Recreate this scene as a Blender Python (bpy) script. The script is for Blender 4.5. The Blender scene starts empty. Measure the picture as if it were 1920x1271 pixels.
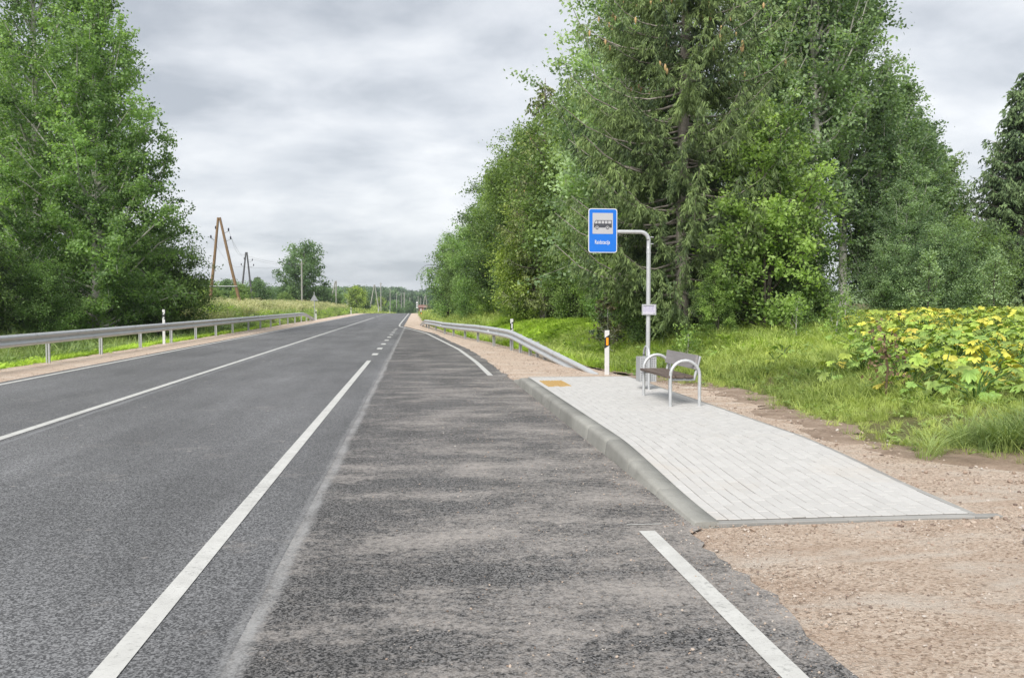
import bpy, bmesh, math, random
import numpy as np
from mathutils import Vector, Matrix

# ------------------------------------------------------------------ camera, light, exposure
scene = bpy.context.scene
COL = scene.collection
rad = math.radians
cam_d = bpy.data.cameras.new('camera')
cam_d.sensor_width = 36.0
cam_d.lens = 30.94
cam_d.clip_start = 0.05
cam_d.clip_end = 6000
cam = bpy.data.objects.new('camera', cam_d)
COL.objects.link(cam)
cam.location = (0, 0, 1.6)
cam.rotation_euler = (rad(90 - 2.2946), 0, rad(-6.1572))
scene.camera = cam

SUN_EL, SUN_AZ = 42, -150          # degrees; azimuth clockwise from +Y, so the light comes from behind on the left
world = bpy.data.worlds.new('World')
scene.world = world
world.use_nodes = True


def build_world():
    nt = world.node_tree
    N, L = nt.nodes, nt.links
    N.clear()
    out = N.new('ShaderNodeOutputWorld')
    bg = N.new('ShaderNodeBackground')
    bg.inputs['Strength'].default_value = 0.05
    L.new(bg.outputs[0], out.inputs[0])
    sky = N.new('ShaderNodeTexSky')
    sky.sky_type = 'NISHITA'
    sky.sun_disc = False
    sky.sun_elevation = rad(SUN_EL)
    sky.sun_rotation = rad(SUN_AZ)
    tc = N.new('ShaderNodeTexCoord')
    sep = N.new('ShaderNodeSeparateXYZ')
    L.new(tc.outputs['Generated'], sep.inputs[0])

    def m(op, a, b=None, clamp=False):
        n = N.new('ShaderNodeMath')
        n.operation = op
        n.use_clamp = clamp
        for i, v in enumerate((a, b)):
            if v is None:
                continue
            if isinstance(v, (int, float)):
                n.inputs[i].default_value = v
            else:
                L.new(v, n.inputs[i])
        return n.outputs[0]
    zc = m('ADD', m('MAXIMUM', sep.outputs[2], 0.0), 0.30)
    u = m('DIVIDE', sep.outputs[0], zc)
    v = m('DIVIDE', sep.outputs[1], zc)
    cmb = N.new('ShaderNodeCombineXYZ')
    L.new(u, cmb.inputs[0]); L.new(v, cmb.inputs[1])

    def noise(scale, det, rough, dist, off):
        mp = N.new('ShaderNodeMapping')
        mp.inputs['Location'].default_value = off
        mp.inputs['Scale'].default_value = (0.8, 1.0, 1)
        L.new(cmb.outputs[0], mp.inputs[0])
        n = N.new('ShaderNodeTexNoise')
        n.inputs['Scale'].default_value = scale
        n.inputs['Detail'].default_value = det
        n.inputs['Roughness'].default_value = rough
        n.inputs['Distortion'].default_value = dist
        L.new(mp.outputs[0], n.inputs[0])
        return n.outputs[0]
    big = noise(1.3, 2.0, 0.45, 0.1, (1.6, 4.3, 0))
    mid = noise(3.4, 7, 0.55, 0.15, (7.7, 2.2, 0))
    d = m('ADD', m('MULTIPLY', big, 0.42), m('MULTIPLY', mid, 0.58))
    ramp = N.new('ShaderNodeValToRGB')
    e = ramp.color_ramp.elements
    e[0].position = 0.385; e[0].color = (3.3, 3.55, 3.9, 1)
    e[1].position = 0.62; e[1].color = (6.3, 6.4, 6.55, 1)
    x = ramp.color_ramp.elements.new(0.50); x.color = (4.85, 5.05, 5.35, 1)
    L.new(d, ramp.inputs[0])
    mix = N.new('ShaderNodeMix')
    mix.data_type = 'RGBA'
    mix.inputs[0].default_value = 0.93
    L.new(sky.outputs[0], mix.inputs[6])
    L.new(ramp.outputs[0], mix.inputs[7])
    L.new(mix.outputs[2], bg.inputs['Color'])


build_world()
sun_d = bpy.data.lights.new('sun', 'SUN')
sun_d.energy = 1.5
sun_d.angle = rad(30)
sun_d.color = (1.0, 0.96, 0.9)
sun = bpy.data.objects.new('sun', sun_d)
COL.objects.link(sun)
_s = Vector((math.sin(rad(SUN_AZ)) * math.cos(rad(SUN_EL)), math.cos(rad(SUN_AZ)) * math.cos(rad(SUN_EL)), math.sin(rad(SUN_EL))))
sun.rotation_euler = _s.to_track_quat('Z', 'Y').to_euler()
sun.location = (-30, -30, 60)
vs = scene.view_settings
vs.view_transform = 'Standard'
vs.look = 'None'
vs.exposure = 1.7
vs.gamma = 1.0
vs.use_curve_mapping = False
scene.render.engine = 'CYCLES'
scene.cycles.max_bounces = 9
scene.cycles.diffuse_bounces = 6
scene.cycles.transmission_bounces = 6
scene.cycles.transparent_max_bounces = 4

rng = np.random.default_rng(11)
RR = random.Random(5)


# ------------------------------------------------------------------ helpers: tags, meshes
def tag(o, label=None, cat=None, group=None, kind=None):
    if label: o['label'] = label
    if cat: o['category'] = cat
    if group: o['group'] = group
    if kind: o['kind'] = kind
    return o


def empty(name, loc, label=None, cat=None, group=None, rotz=0.0):
    o = bpy.data.objects.new(name, None)
    o.empty_display_size = 0.2
    COL.objects.link(o)
    o.location = loc
    o.rotation_euler = (0, 0, rotz)
    return tag(o, label, cat, group)


def copy_tree(o, parent=None):
    c = o.copy()
    COL.objects.link(c)
    if parent is not None:
        c.parent = parent
    for ch in list(o.children):
        copy_tree(ch, c)
    return c


class MB:
    """collects polygons and builds them as one mesh"""

    def __init__(self):
        self.v = []; self.n = 0
        self.f = []                      # (array of faces, smooth, material index)
        self.tone = []

    def add(self, verts, faces, smooth=False, mi=0, tone=None):
        verts = np.asarray(verts, float).reshape(-1, 3)
        faces = np.asarray(faces, np.int64)
        self.f.append((faces + self.n, smooth, mi))
        self.v.append(verts)
        self.n += len(verts)
        self.tone.append(np.full(len(verts), 0.5) if tone is None else np.broadcast_to(tone, (len(verts),)))
        return self

    def box(self, x0, y0, z0, x1, y1, z1, mi=0):
        v = [(x0, y0, z0), (x1, y0, z0), (x1, y1, z0), (x0, y1, z0), (x0, y0, z1), (x1, y0, z1), (x1, y1, z1), (x0, y1, z1)]
        return self.add(v, [(0, 3, 2, 1), (4, 5, 6, 7), (0, 1, 5, 4), (1, 2, 6, 5), (2, 3, 7, 6), (3, 0, 4, 7)], mi=mi)

    def bbox(self, x0, y0, z0, x1, y1, z1, b=0.004, mi=0):
        """box with its upper edges chamfered"""
        v = [(x0, y0, z0), (x1, y0, z0), (x1, y1, z0), (x0, y1, z0), (x0, y0, z1 - b), (x1, y0, z1 - b), (x1, y1, z1 - b), (x0, y1, z1 - b),
             (x0 + b, y0 + b, z1), (x1 - b, y0 + b, z1), (x1 - b, y1 - b, z1), (x0 + b, y1 - b, z1)]
        return self.add(v, [(0, 1, 5, 4), (1, 2, 6, 5), (2, 3, 7, 6), (3, 0, 4, 7), (4, 5, 9, 8), (5, 6, 10, 9), (6, 7, 11, 10), (7, 4, 8, 11), (8, 9, 10, 11)], mi=mi)

    def tube(self, pts, r, sides=8, caps=True, mi=0, smooth=True):
        pts = np.asarray(pts, float)
        n = len(pts)
        r = np.broadcast_to(np.asarray(r, float), (n,))
        t = np.gradient(pts, axis=0)
        t /= np.linalg.norm(t, axis=1)[:, None] + 1e-9
        ref = np.array([0, 0, 1.0]) if abs(t[0][2]) < 0.9 else np.array([1.0, 0, 0])
        a = np.cross(t, ref); a /= np.linalg.norm(a, axis=1)[:, None] + 1e-9
        for i in range(1, n):            # keep the frame from flipping
            a[i] = a[i - 1] - t[i] * np.dot(a[i - 1], t[i])
            a[i] /= np.linalg.norm(a[i]) + 1e-9
        b = np.cross(t, a)
        ang = np.linspace(0, 2 * math.pi, sides, endpoint=False)
        ring = (a[:, None, :] * np.cos(ang)[None, :, None] + b[:, None, :] * np.sin(ang)[None, :, None]) * r[:, None, None] + pts[:, None, :]
        i = np.arange(n - 1)[:, None] * sides
        k = np.arange(sides)[None, :]
        k2 = (k + 1) % sides
        q = np.stack([i + k, i + k2, i + sides + k2, i + sides + k], -1).reshape(-1, 4)
        base = self.n
        self.add(ring.reshape(-1, 3), q, smooth, mi)
        if caps:
            v0 = np.vstack([ring[0], pts[:1]]); v1 = np.vstack([ring[-1], pts[-1:]])
            f0 = [(sides, (j + 1) % sides, j) for j in range(sides)]
            f1 = [(sides, j, (j + 1) % sides) for j in range(sides)]
            self.add(v0, f0, False, mi); self.add(v1, f1, False, mi)
        return self

    def prism(self, poly, y0, y1, axis='y', mi=0):
        """convex outline extruded along an axis: 'y' takes (x,z), 'z' takes (x,y), 'x' takes (y,z)"""
        n = len(poly)
        def P(a, b, c):
            return {'y': (a, c, b), 'z': (a, b, c), 'x': (c, a, b)}[axis]
        v = [P(a, b, y0) for a, b in poly] + [P(a, b, y1) for a, b in poly]
        v += [tuple(np.mean(v[:n], axis=0)), tuple(np.mean(v[n:2 * n], axis=0))]
        self.add(v, [(i, (i + 1) % n, n + (i + 1) % n, n + i) for i in range(n)], False, mi)
        o = self.n - len(v)
        f = [(2 * n, (i + 1) % n, i) for i in range(n)] + [(2 * n + 1, n + i, n + (i + 1) % n) for i in range(n)]
        self.f.append((np.array(f) + o, False, mi))
        return self

    def build(self, name, mats, parent=None, loc=None, tone=False):
        me = bpy.data.meshes.new(name)
        V = np.vstack(self.v)
        me.vertices.add(len(V))
        me.vertices.foreach_set('co', V.astype(np.float32).ravel())
        li, ls, lt, sm, mi = [], [], [], [], []
        pos = 0
        for f, s, m in self.f:
            k = f.shape[1]
            li.append(f.ravel())
            ls.append(pos + np.arange(len(f)) * k)
            lt.append(np.full(len(f), k))
            sm.append(np.full(len(f), s)); mi.append(np.full(len(f), m))
            pos += f.size
        li = np.concatenate(li); ls = np.concatenate(ls)
        me.loops.add(len(li)); me.polygons.add(len(ls))
        me.loops.foreach_set('vertex_index', li.astype(np.int32))
        me.polygons.foreach_set('loop_start', ls.astype(np.int32))
        try:
            me.polygons.foreach_set('loop_total', np.concatenate(lt).astype(np.int32))
        except Exception:
            pass
        if not isinstance(mats, (list, tuple)):
            mats = [mats]
        for mt in mats:
            me.materials.append(mt)
        me.polygons.foreach_set('material_index', np.concatenate(mi).astype(np.int32))
        me.update(calc_edges=True)
        me.polygons.foreach_set('use_smooth', np.concatenate(sm))
        if tone:
            at = me.attributes.new('tone', 'FLOAT', 'POINT')
            at.data.foreach_set('value', np.concatenate(self.tone).astype(np.float32))
        me.validate()
        o = bpy.data.objects.new(name, me)
        COL.objects.link(o)
        if parent is not None:
            o.parent = parent
        if loc is not None:
            o.location = loc
        return o


def link_mesh(name, mesh, parent=None, loc=(0, 0, 0), rot=(0, 0, 0), scale=(1, 1, 1)):
    o = bpy.data.objects.new(name, mesh)
    COL.objects.link(o)
    o.parent = parent
    o.location = loc; o.rotation_euler = rot; o.scale = scale
    return o


def unit(v):
    return v / (np.linalg.norm(v, axis=-1, keepdims=True) + 1e-9)


def smooth01(t):
    t = np.clip(t, 0, 1)
    return t * t * (3 - 2 * t)


# ------------------------------------------------------------------ materials
class NT:
    """small shorthand for a node tree"""

    def __init__(self, name):
        self.mat = bpy.data.materials.new(name)
        self.mat.use_nodes = True
        self.N = self.mat.node_tree.nodes
        self.L = self.mat.node_tree.links
        self.N.clear()
        self.out = self.N.new('ShaderNodeOutputMaterial')
        tc = self.N.new('ShaderNodeTexCoord')
        self.obj = tc.outputs['Object']
        geo = self.N.new('ShaderNodeNewGeometry')
        self.pos = geo.outputs['Position']

    def put(self, sock, v):
        if v is None:
            return
        if isinstance(v, bpy.types.NodeSocket):
            self.L.new(v, sock)
        elif isinstance(v, (tuple, list)) and len(v) == 3 and sock.type == 'RGBA':
            sock.default_value = (*v, 1)
        else:
            sock.default_value = v

    def m(self, op, a, b=None, c=None, clamp=False):
        n = self.N.new('ShaderNodeMath'); n.operation = op; n.use_clamp = clamp
        for i, v in enumerate((a, b, c)):
            self.put(n.inputs[i], v)
        return n.outputs[0]

    def noise(self, scale, det=3, rough=0.5, dist=0.0, co=None, stretch=None, off=None):
        co = co or self.pos
        if stretch or off:
            mp = self.N.new('ShaderNodeMapping')
            if stretch: mp.inputs['Scale'].default_value = stretch
            if off: mp.inputs['Location'].default_value = off
            self.L.new(co, mp.inputs[0]); co = mp.outputs[0]
        n = self.N.new('ShaderNodeTexNoise')
        n.inputs['Scale'].default_value = scale
        n.inputs['Detail'].default_value = det
        n.inputs['Roughness'].default_value = rough
        n.inputs['Distortion'].default_value = dist
        self.L.new(co, n.inputs[0])
        return n.outputs[0]

    def voronoi(self, scale, feature='F1', out='Distance', co=None):
        n = self.N.new('ShaderNodeTexVoronoi'); n.feature = feature
        n.inputs['Scale'].default_value = scale
        self.L.new(co or self.pos, n.inputs[0])
        return n.outputs[out]

    def ramp(self, fac, stops):
        n = self.N.new('ShaderNodeValToRGB')
        e = n.color_ramp.elements
        while len(e) < len(stops):
            e.new(0.5)
        for el, (p, c) in zip(e, stops):
            el.position = p
            el.color = (c, c, c, 1) if isinstance(c, (int, float)) else (*c, 1)
        self.put(n.inputs[0], fac)
        return n.outputs[0]

    def mix(self, fac, a, b, mode='MIX'):
        n = self.N.new('ShaderNodeMix'); n.data_type = 'RGBA'; n.blend_type = mode
        self.put(n.inputs[0], fac); self.put(n.inputs[6], a); self.put(n.inputs[7], b)
        return n.outputs[2]

    def xyz(self, co=None):
        s = self.N.new('ShaderNodeSeparateXYZ'); self.L.new(co or self.pos, s.inputs[0])
        return s.outputs

    def attr(self, name, kind='GEOMETRY'):
        n = self.N.new('ShaderNodeAttribute'); n.attribute_type = kind; n.attribute_name = name
        return n.outputs['Fac']

    def rnd(self):
        return self.N.new('ShaderNodeObjectInfo').outputs['Random']

    def bump(self, h, strength=0.3, dist=0.01):
        n = self.N.new('ShaderNodeBump')
        n.inputs['Strength'].default_value = strength; n.inputs['Distance'].default_value = dist
        self.put(n.inputs['Height'], h)
        return n.outputs[0]

    def bsdf(self, color, rough=0.6, metal=0.0, spec=0.5, normal=None):
        b = self.N.new('ShaderNodeBsdfPrincipled')
        self.put(b.inputs['Base Color'], color); self.put(b.inputs['Roughness'], rough)
        self.put(b.inputs['Metallic'], metal); self.put(b.inputs['Specular IOR Level'], spec)
        if normal is not None: self.L.new(normal, b.inputs['Normal'])
        return b.outputs[0]

    def end(self, shader):
        self.L.new(shader, self.out.inputs[0])
        return self.mat


def mat_plain(name, c, rough=0.5, metal=0.0, var=0.12, scale=9.0, spec=0.5):
    t = NT(name)
    n = t.noise(scale, 4, 0.6, co=t.obj)
    k = t.ramp(n, [(0.3, 1 - var), (0.7, 1 + var)])
    col = t.mix(1.0, c, k, 'MULTIPLY')
    return t.end(t.bsdf(col, rough, metal, spec))


def mat_asphalt(name, lo, hi, dust_amt, bay):
    t = NT(name)
    X, Y, Z = t.xyz()
    vc = t.N.new('ShaderNodeTexVoronoi'); vc.inputs['Scale'].default_value = 105
    t.L.new(t.pos, vc.inputs[0])
    vs_ = t.N.new('ShaderNodeSeparateColor'); t.L.new(vc.outputs['Color'], vs_.inputs[0])
    fine = vs_.outputs[0]
    mid = t.noise(30, 4, 0.8)
    f = t.m('ADD', t.m('MULTIPLY', fine, 0.42), t.m('MULTIPLY', mid, 0.58))
    col = t.ramp(f, [(0.36, lo), (0.50, tuple(0.42 * (a + b) for a, b in zip(lo, hi))), (0.64, hi)])
    patch = t.noise(0.55, 5, 0.62, stretch=(1.0, 0.35, 1))
    col = t.mix(1.0, col, t.ramp(patch, [(0.32, 0.74), (0.68, 1.28)]), 'MULTIPLY')
    streak = t.noise(1.6, 4, 0.6, stretch=(1.0, 0.05, 1), off=(3, 7, 0))
    col = t.mix(1.0, col, t.ramp(streak, [(0.35, 0.9), (0.7, 1.13)]), 'MULTIPLY')
    # light aggregate chips
    chip = t.voronoi(48, out='Distance')
    sel = t.noise(60, 1, 0.5, off=(9, 4, 0))
    chipm = t.m('MULTIPLY', t.ramp(chip, [(0.10, 1.0), (0.24, 0.0)]), t.ramp(sel, [(0.60, 0.0), (0.66, 1.0)]))
    col = t.mix(t.m('MULTIPLY', chipm, 0.8 if bay else 0.4), col, (0.40, 0.385, 0.36))
    # dry dust dragged over the surface from the verge
    d1 = t.noise(1.15, 8, 0.72, 0.1, stretch=(0.6, 1.0, 1), off=(6.3, 2.4, 0))
    d2 = t.noise(20, 5, 0.8)
    if bay:
        near_kerb = t.m('MULTIPLY', t.m('MULTIPLY_ADD', X, 0.30, 0.42, clamp=True), t.ramp(t.m('MULTIPLY', Y, 1 / 40.0), [(0.1, 1.0), (0.75, 0.25)]))
        w = t.m('ADD', t.m('MULTIPLY_ADD', d1, 1.3, -0.22), t.m('MULTIPLY', near_kerb, 0.20))
        w = t.m('ADD', w, t.m('MULTIPLY_ADD', d2, 0.9, -0.45))
        dm = t.ramp(w, [(0.46, 0.0), (0.62, 0.48), (0.84, 1.0)])
    else:
        w = t.m('ADD', d1, t.m('MULTIPLY_ADD', d2, 0.35, -0.175))
        dm = t.ramp(w, [(0.60, 0.0), (0.80, 0.6)])
        spot = t.m('MULTIPLY', t.ramp(t.voronoi(3.2), [(0.06, 1.0), (0.12, 0.0)]), t.ramp(t.noise(2.1, 2, 0.5, off=(5, 5, 0)), [(0.52, 0.0), (0.58, 0.8)]))
        dm = t.m('MAXIMUM', dm, spot)
    col = t.mix(t.m('MULTIPLY', dm, dust_amt), col, (0.36, 0.33, 0.305))
    # milled seam between the two surfacings and a blacked-out old line, both real marks on the road
    def band(x0, w, amp):
        wob = t.m('MULTIPLY_ADD', t.noise(0.9, 3, 0.6), 0.10, -0.05)
        dx = t.m('ABSOLUTE', t.m('ADD', t.m('ADD', X, -x0), wob))
        e = t.m('ADD', dx, t.m('MULTIPLY_ADD', t.noise(30, 3, 0.7), 0.10, -0.05))
        brk = t.ramp(t.m('ADD', t.m('MULTIPLY', t.noise(2.2, 4, 0.7), 0.5), t.m('MULTIPLY', t.noise(45, 3, 0.7), 0.5)), [(0.38, 0.25), (0.58, 1.0)])
        return t.m('MULTIPLY', t.m('MULTIPLY', t.ramp(t.m('DIVIDE', e, w), [(0.3, 1.0), (1.1, 0.0)]), brk), amp)
    if bay:
        col = t.mix(band(-0.815, 0.066, 0.8), col, (0.30, 0.30, 0.30))
    else:
        col = t.mix(band(-0.87, 0.035, 0.45), col, (0.27, 0.27, 0.27))
        col = t.mix(band(-4.74, 0.055, 0.6), col, (0.24, 0.245, 0.255))
    nrm = t.bump(t.m('ADD', f, t.m('MULTIPLY', chip, 0.5)), 0.55, 0.006)
    return t.end(t.bsdf(col, t.ramp(mid, [(0.3, 0.62), (0.7, 0.85)]), 0, 0.45, nrm))


def mat_paint():
    t = NT('road_paint')
    n = t.noise(26, 5, 0.75)
    big = t.noise(1.1, 4, 0.6, off=(2, 5, 0))
    wv = t.m('ADD', t.m('MULTIPLY', n, 0.62), t.m('MULTIPLY', big, 0.38))
    cr = t.noise(60, 4, 0.7, stretch=(0.5, 1.6, 1))
    wear = t.m('MAXIMUM', t.ramp(wv, [(0.545, 0.0), (0.635, 0.8)]), t.ramp(cr, [(0.59, 0.0), (0.67, 0.7)]))
    base = t.ramp(t.noise(5, 4, 0.6), [(0.3, (0.43, 0.428, 0.41)), (0.7, (0.54, 0.54, 0.52))])
    col = t.mix(t.m('MULTIPLY', wear, 0.75), base, (0.14, 0.14, 0.14))
    return t.end(t.bsdf(col, 0.6, 0, 0.4, t.bump(n, 0.3, 0.004)))


def mat_gravel(name, a, b, c):
    t = NT(name)
    v = t.N.new('ShaderNodeTexVoronoi'); v.inputs['Scale'].default_value = 60
    t.L.new(t.pos, v.inputs[0])
    grain = t.noise(45, 5, 0.85)
    sepc = t.N.new('ShaderNodeSeparateColor'); t.L.new(v.outputs['Color'], sepc.inputs[0])
    k = t.m('ADD', t.m('MULTIPLY', sepc.outputs[0], 0.32), t.m('MULTIPLY', grain, 0.68))
    col = t.ramp(k, [(0.30, a), (0.46, b), (0.66, c)])
    rut = t.noise(1.3, 5, 0.7, 0.5, stretch=(0.5, 1.6, 1), off=(3, 2, 0))
    col = t.mix(t.ramp(rut, [(0.42, 0.0), (0.64, 0.5)]), col, (0.42, 0.30, 0.22))
    pale = t.noise(1.7, 6, 0.72, 0.6, stretch=(0.5, 1.3, 1), off=(4, 1, 0))
    col = t.mix(t.ramp(pale, [(0.50, 0.0), (0.66, 0.85)]), col, (0.62, 0.55, 0.475))
    dark = t.noise(11, 6, 0.8, off=(2, 8, 0))
    col = t.mix(t.ramp(dark, [(0.60, 0.0), (0.68, 0.65)]), col, (0.12, 0.085, 0.06))
    h = t.m('ADD', t.m('MULTIPLY', v.outputs['Distance'], 0.6), t.m('MULTIPLY', grain, 1.4))
    return t.end(t.bsdf(col, 0.9, 0, 0.25, t.bump(h, 0.9, 0.02)))


def mat_soil(name, stops, scale=3.0, rough=0.95, fine=45):
    t = NT(name)
    n = t.m('ADD', t.m('MULTIPLY', t.noise(scale, 6, 0.65, 0.4), 0.6), t.m('MULTIPLY', t.noise(fine, 4, 0.7), 0.4))
    col = t.ramp(n, stops)
    return t.end(t.bsdf(col, rough, 0, 0.15, t.bump(n, 0.6, 0.03)))


def mat_leaf(name, dark, light, trans=0.48, rough=0.5, attr='GEOMETRY', rnd_hue=0.0, patch=0.35):
    """leaf colour varies leaf by leaf (the 'tone' value) and from spray to spray"""
    t = NT(name)
    dark = tuple(c * 1.75 + g for c, g in zip(dark, (0.010, 0.010, 0.012))); light = tuple(c * 2.35 + g for c, g in zip(light, (0.016, 0.014, 0.022)))
    tone = t.attr('tone', attr)
    n = t.noise(patch, 3, 0.6)
    k = t.m('ADD', t.m('MULTIPLY', tone, 0.7), t.m('MULTIPLY', n, 0.3))
    col = t.ramp(k, [(0.25, dark), (0.78, light)])
    if rnd_hue:
        hs = t.N.new('ShaderNodeHueSaturation')
        t.put(hs.inputs['Color'], col)
        r = t.rnd()
        t.put(hs.inputs['Value'], t.m('MULTIPLY_ADD', r, 2 * rnd_hue, 1 - rnd_hue))
        t.put(hs.inputs['Hue'], t.m('MULTIPLY_ADD', r, 0.03, 0.485))
        col = hs.outputs[0]
    b = t.bsdf(col, rough, 0, 0.35)
    tr = t.N.new('ShaderNodeBsdfTranslucent')
    t.put(tr.inputs[0], t.mix(1.0, col, (1.25, 1.3, 0.55), 'MULTIPLY'))
    mx = t.N.new('ShaderNodeMixShader'); mx.inputs[0].default_value = trans
    t.L.new(b, mx.inputs[1]); t.L.new(tr.outputs[0], mx.inputs[2])
    return t.end(mx.outputs[0])


def mat_bark(name, a, b, scale=7, stretch=(1, 1, 0.25)):
    t = NT(name)
    n = t.noise(scale, 5, 0.7, 0.3, co=t.obj, stretch=stretch)
    col = t.ramp(n, [(0.3, a), (0.7, b)])
    return t.end(t.bsdf(col, 0.9, 0, 0.2, t.bump(n, 0.5, 0.02)))


def mat_galv(name, lo=0.34, hi=0.52, rough=0.42, metal=0.75):
    t = NT(name)
    n = t.noise(28, 4, 0.65, co=t.obj)
    n2 = t.noise(3, 3, 0.6, co=t.obj)
    k = t.m('ADD', t.m('MULTIPLY', n, 0.6), t.m('MULTIPLY', n2, 0.4))
    col = t.ramp(k, [(0.3, (lo, lo * 1.03, lo * 1.06)), (0.7, (hi, hi * 1.02, hi * 1.04))])
    return t.end(t.bsdf(col, t.ramp(n, [(0.3, rough - 0.08), (0.7, rough + 0.1)]), metal, 0.5))


def mat_paver(name):
    t = NT(name)
    r = t.m('ADD', t.m('MULTIPLY', t.attr('tone'), 0.6), t.m('MULTIPLY', t.rnd(), 0.4))
    base = t.ramp(r, [(0.1, (0.44, 0.433, 0.42)), (0.5, (0.46, 0.453, 0.44)), (0.9, (0.48, 0.473, 0.46))])
    g = t.noise(150, 3, 0.7)
    base = t.mix(1.0, base, t.ramp(g, [(0.3, 0.90), (0.7, 1.08)]), 'MULTIPLY')
    st = t.noise(0.75, 5, 0.62, 0.5, off=(5.3, 1.1, 0))
    X, Y, Z = t.xyz()
    front = t.ramp(t.m('MULTIPLY', Y, 1 / 20.0), [(0.30, 1.0), (0.62, 0.15)])
    base = t.mix(t.m('MULTIPLY', t.ramp(st, [(0.54, 0.0), (0.74, 0.4)]), front), base, (0.45, 0.38, 0.30))
    spk = t.m('MULTIPLY', t.ramp(t.voronoi(7), [(0.03, 1.0), (0.06, 0.0)]), t.ramp(t.noise(5, 2, 0.5), [(0.5, 0.0), (0.56, 1.0)]))
    base = t.mix(t.m('MULTIPLY', spk, 0.7), base, (0.14, 0.12, 0.10))
    return t.end(t.bsdf(base, 0.85, 0, 0.3, t.bump(g, 0.25, 0.003)))


def mat_concrete(name, a, b):
    t = NT(name)
    n = t.m('ADD', t.m('MULTIPLY', t.noise(2.2, 5, 0.65), 0.6), t.m('MULTIPLY', t.noise(60, 3, 0.7), 0.4))
    col = t.ramp(n, [(0.3, a), (0.7, b)])
    st = t.noise(3.2, 5, 0.7, 0.8, stretch=(1, 0.4, 1), off=(1, 3, 0))
    col = t.mix(t.ramp(st, [(0.55, 0.0), (0.72, 0.6)]), col, (0.14, 0.135, 0.12))
    col = t.mix(1.0, col, t.ramp(t.rnd(), [(0.0, 0.84), (1.0, 1.12)]), 'MULTIPLY')
    return t.end(t.bsdf(col, 0.85, 0, 0.3, t.bump(n, 0.35, 0.006)))


def mat_wood(name, a, b, axis=1):
    t = NT(name)
    s = [18, 18, 18]; s[axis] = 1.2
    n = t.noise(1.0, 5, 0.65, 0.4, co=t.obj, stretch=tuple(s))
    return t.end(t.bsdf(t.ramp(n, [(0.3, a), (0.7, b)]), 0.6, 0, 0.35, t.bump(n, 0.25, 0.003)))


M = {}
M['road'] = mat_asphalt('road_asphalt', (0.042, 0.0425, 0.045), (0.190, 0.192, 0.198), 0.8, False)
M['bay'] = mat_asphalt('bay_asphalt', (0.007, 0.0068, 0.007), (0.165, 0.160, 0.158), 0.85, True)
M['paint'] = mat_paint()
M['gravel'] = mat_gravel('pink_gravel', (0.20, 0.145, 0.105), (0.56, 0.44, 0.345), (0.70, 0.59, 0.49))
M['dirt'] = mat_soil('bare_dirt', [(0.3, (0.12, 0.085, 0.06)), (0.5, (0.25, 0.19, 0.145)), (0.7, (0.38, 0.31, 0.25))])
M['soil'] = mat_soil('grassy_soil', [(0.3, (0.06, 0.065, 0.025)), (0.5, (0.12, 0.115, 0.05)), (0.7, (0.20, 0.165, 0.09))], 1.4)
M['field'] = mat_soil('field_green', [(0.3, (0.10, 0.17, 0.05)), (0.7, (0.19, 0.25, 0.08))], 0.05, fine=2)
M['paver'] = mat_paver('pale_paver')
M['kerb'] = mat_concrete('kerb_concrete', (0.19, 0.188, 0.172), (0.32, 0.316, 0.292))
M['edging'] = mat_concrete('edging_concrete', (0.22, 0.22, 0.21), (0.34, 0.33, 0.315))
M['joint'] = mat_plain('joint_sand', (0.10, 0.09, 0.08), 0.95)
M['tactile'] = mat_plain('tactile_yellow', (0.42, 0.275, 0.10), 0.7, scale=20)
M['galv'] = mat_galv('galvanised_steel', 0.44, 0.58, 0.40, 0.4)
M['galv_dull'] = mat_galv('galvanised_post', 0.36, 0.48, 0.5, 0.35)
M['white_plastic'] = mat_plain('white_plastic', (0.58, 0.58, 0.58), 0.45, var=0.05)
M['black'] = mat_plain('black_foil', (0.018, 0.018, 0.02), 0.5)
M['amber'] = mat_plain('amber_reflector', (0.85, 0.33, 0.02), 0.3)
M['white_reflector'] = mat_plain('white_reflector', (0.6, 0.61, 0.62), 0.3, var=0.03)
M['sign_blue'] = mat_plain('sign_blue', (0.004, 0.14, 0.58), 0.4, var=0.03)
M['sign_white'] = mat_plain('sign_white', (0.60, 0.61, 0.63), 0.4, var=0.02)
M['sign_panel'] = mat_plain('sign_panel', (0.42, 0.42, 0.44), 0.45, var=0.03)
M['ink'] = mat_plain('dark_ink', (0.05, 0.052, 0.065), 0.5)
M['ink_violet'] = mat_plain('violet_ink', (0.34, 0.30, 0.48), 0.5)
M['sheet'] = mat_plain('timetable_sheet', (0.52, 0.51, 0.58), 0.5, var=0.03)
M['sign_back'] = mat_plain('sign_back_grey', (0.26, 0.27, 0.29), 0.5)
M['plank'] = mat_wood('bench_plank', (0.075, 0.055, 0.045), (0.145, 0.11, 0.09))
M['plank_grey'] = mat_wood('bench_back_plank', (0.20, 0.185, 0.185), (0.29, 0.275, 0.28))
M['pole_brown'] = mat_wood('pole_wood_brown', (0.13, 0.075, 0.035), (0.26, 0.175, 0.10), 2)
M['pole_dark'] = mat_wood('pole_wood_dark', (0.055, 0.055, 0.06), (0.12, 0.12, 0.125), 2)
M['pole_grey'] = mat_wood('pole_wood_grey', (0.20, 0.20, 0.18), (0.36, 0.35, 0.32), 2)
M['wire'] = mat_plain('wire_grey', (0.16, 0.165, 0.17), 0.5)
M['insulator'] = mat_plain('insulator', (0.03, 0.03, 0.045), 0.3)
M['roof_red'] = mat_plain('roof_weathered_red', (0.33, 0.24, 0.21), 0.9, scale=2)
M['brick'] = mat_plain('brick_red', (0.20, 0.11, 0.09), 0.9, scale=2)
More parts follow.
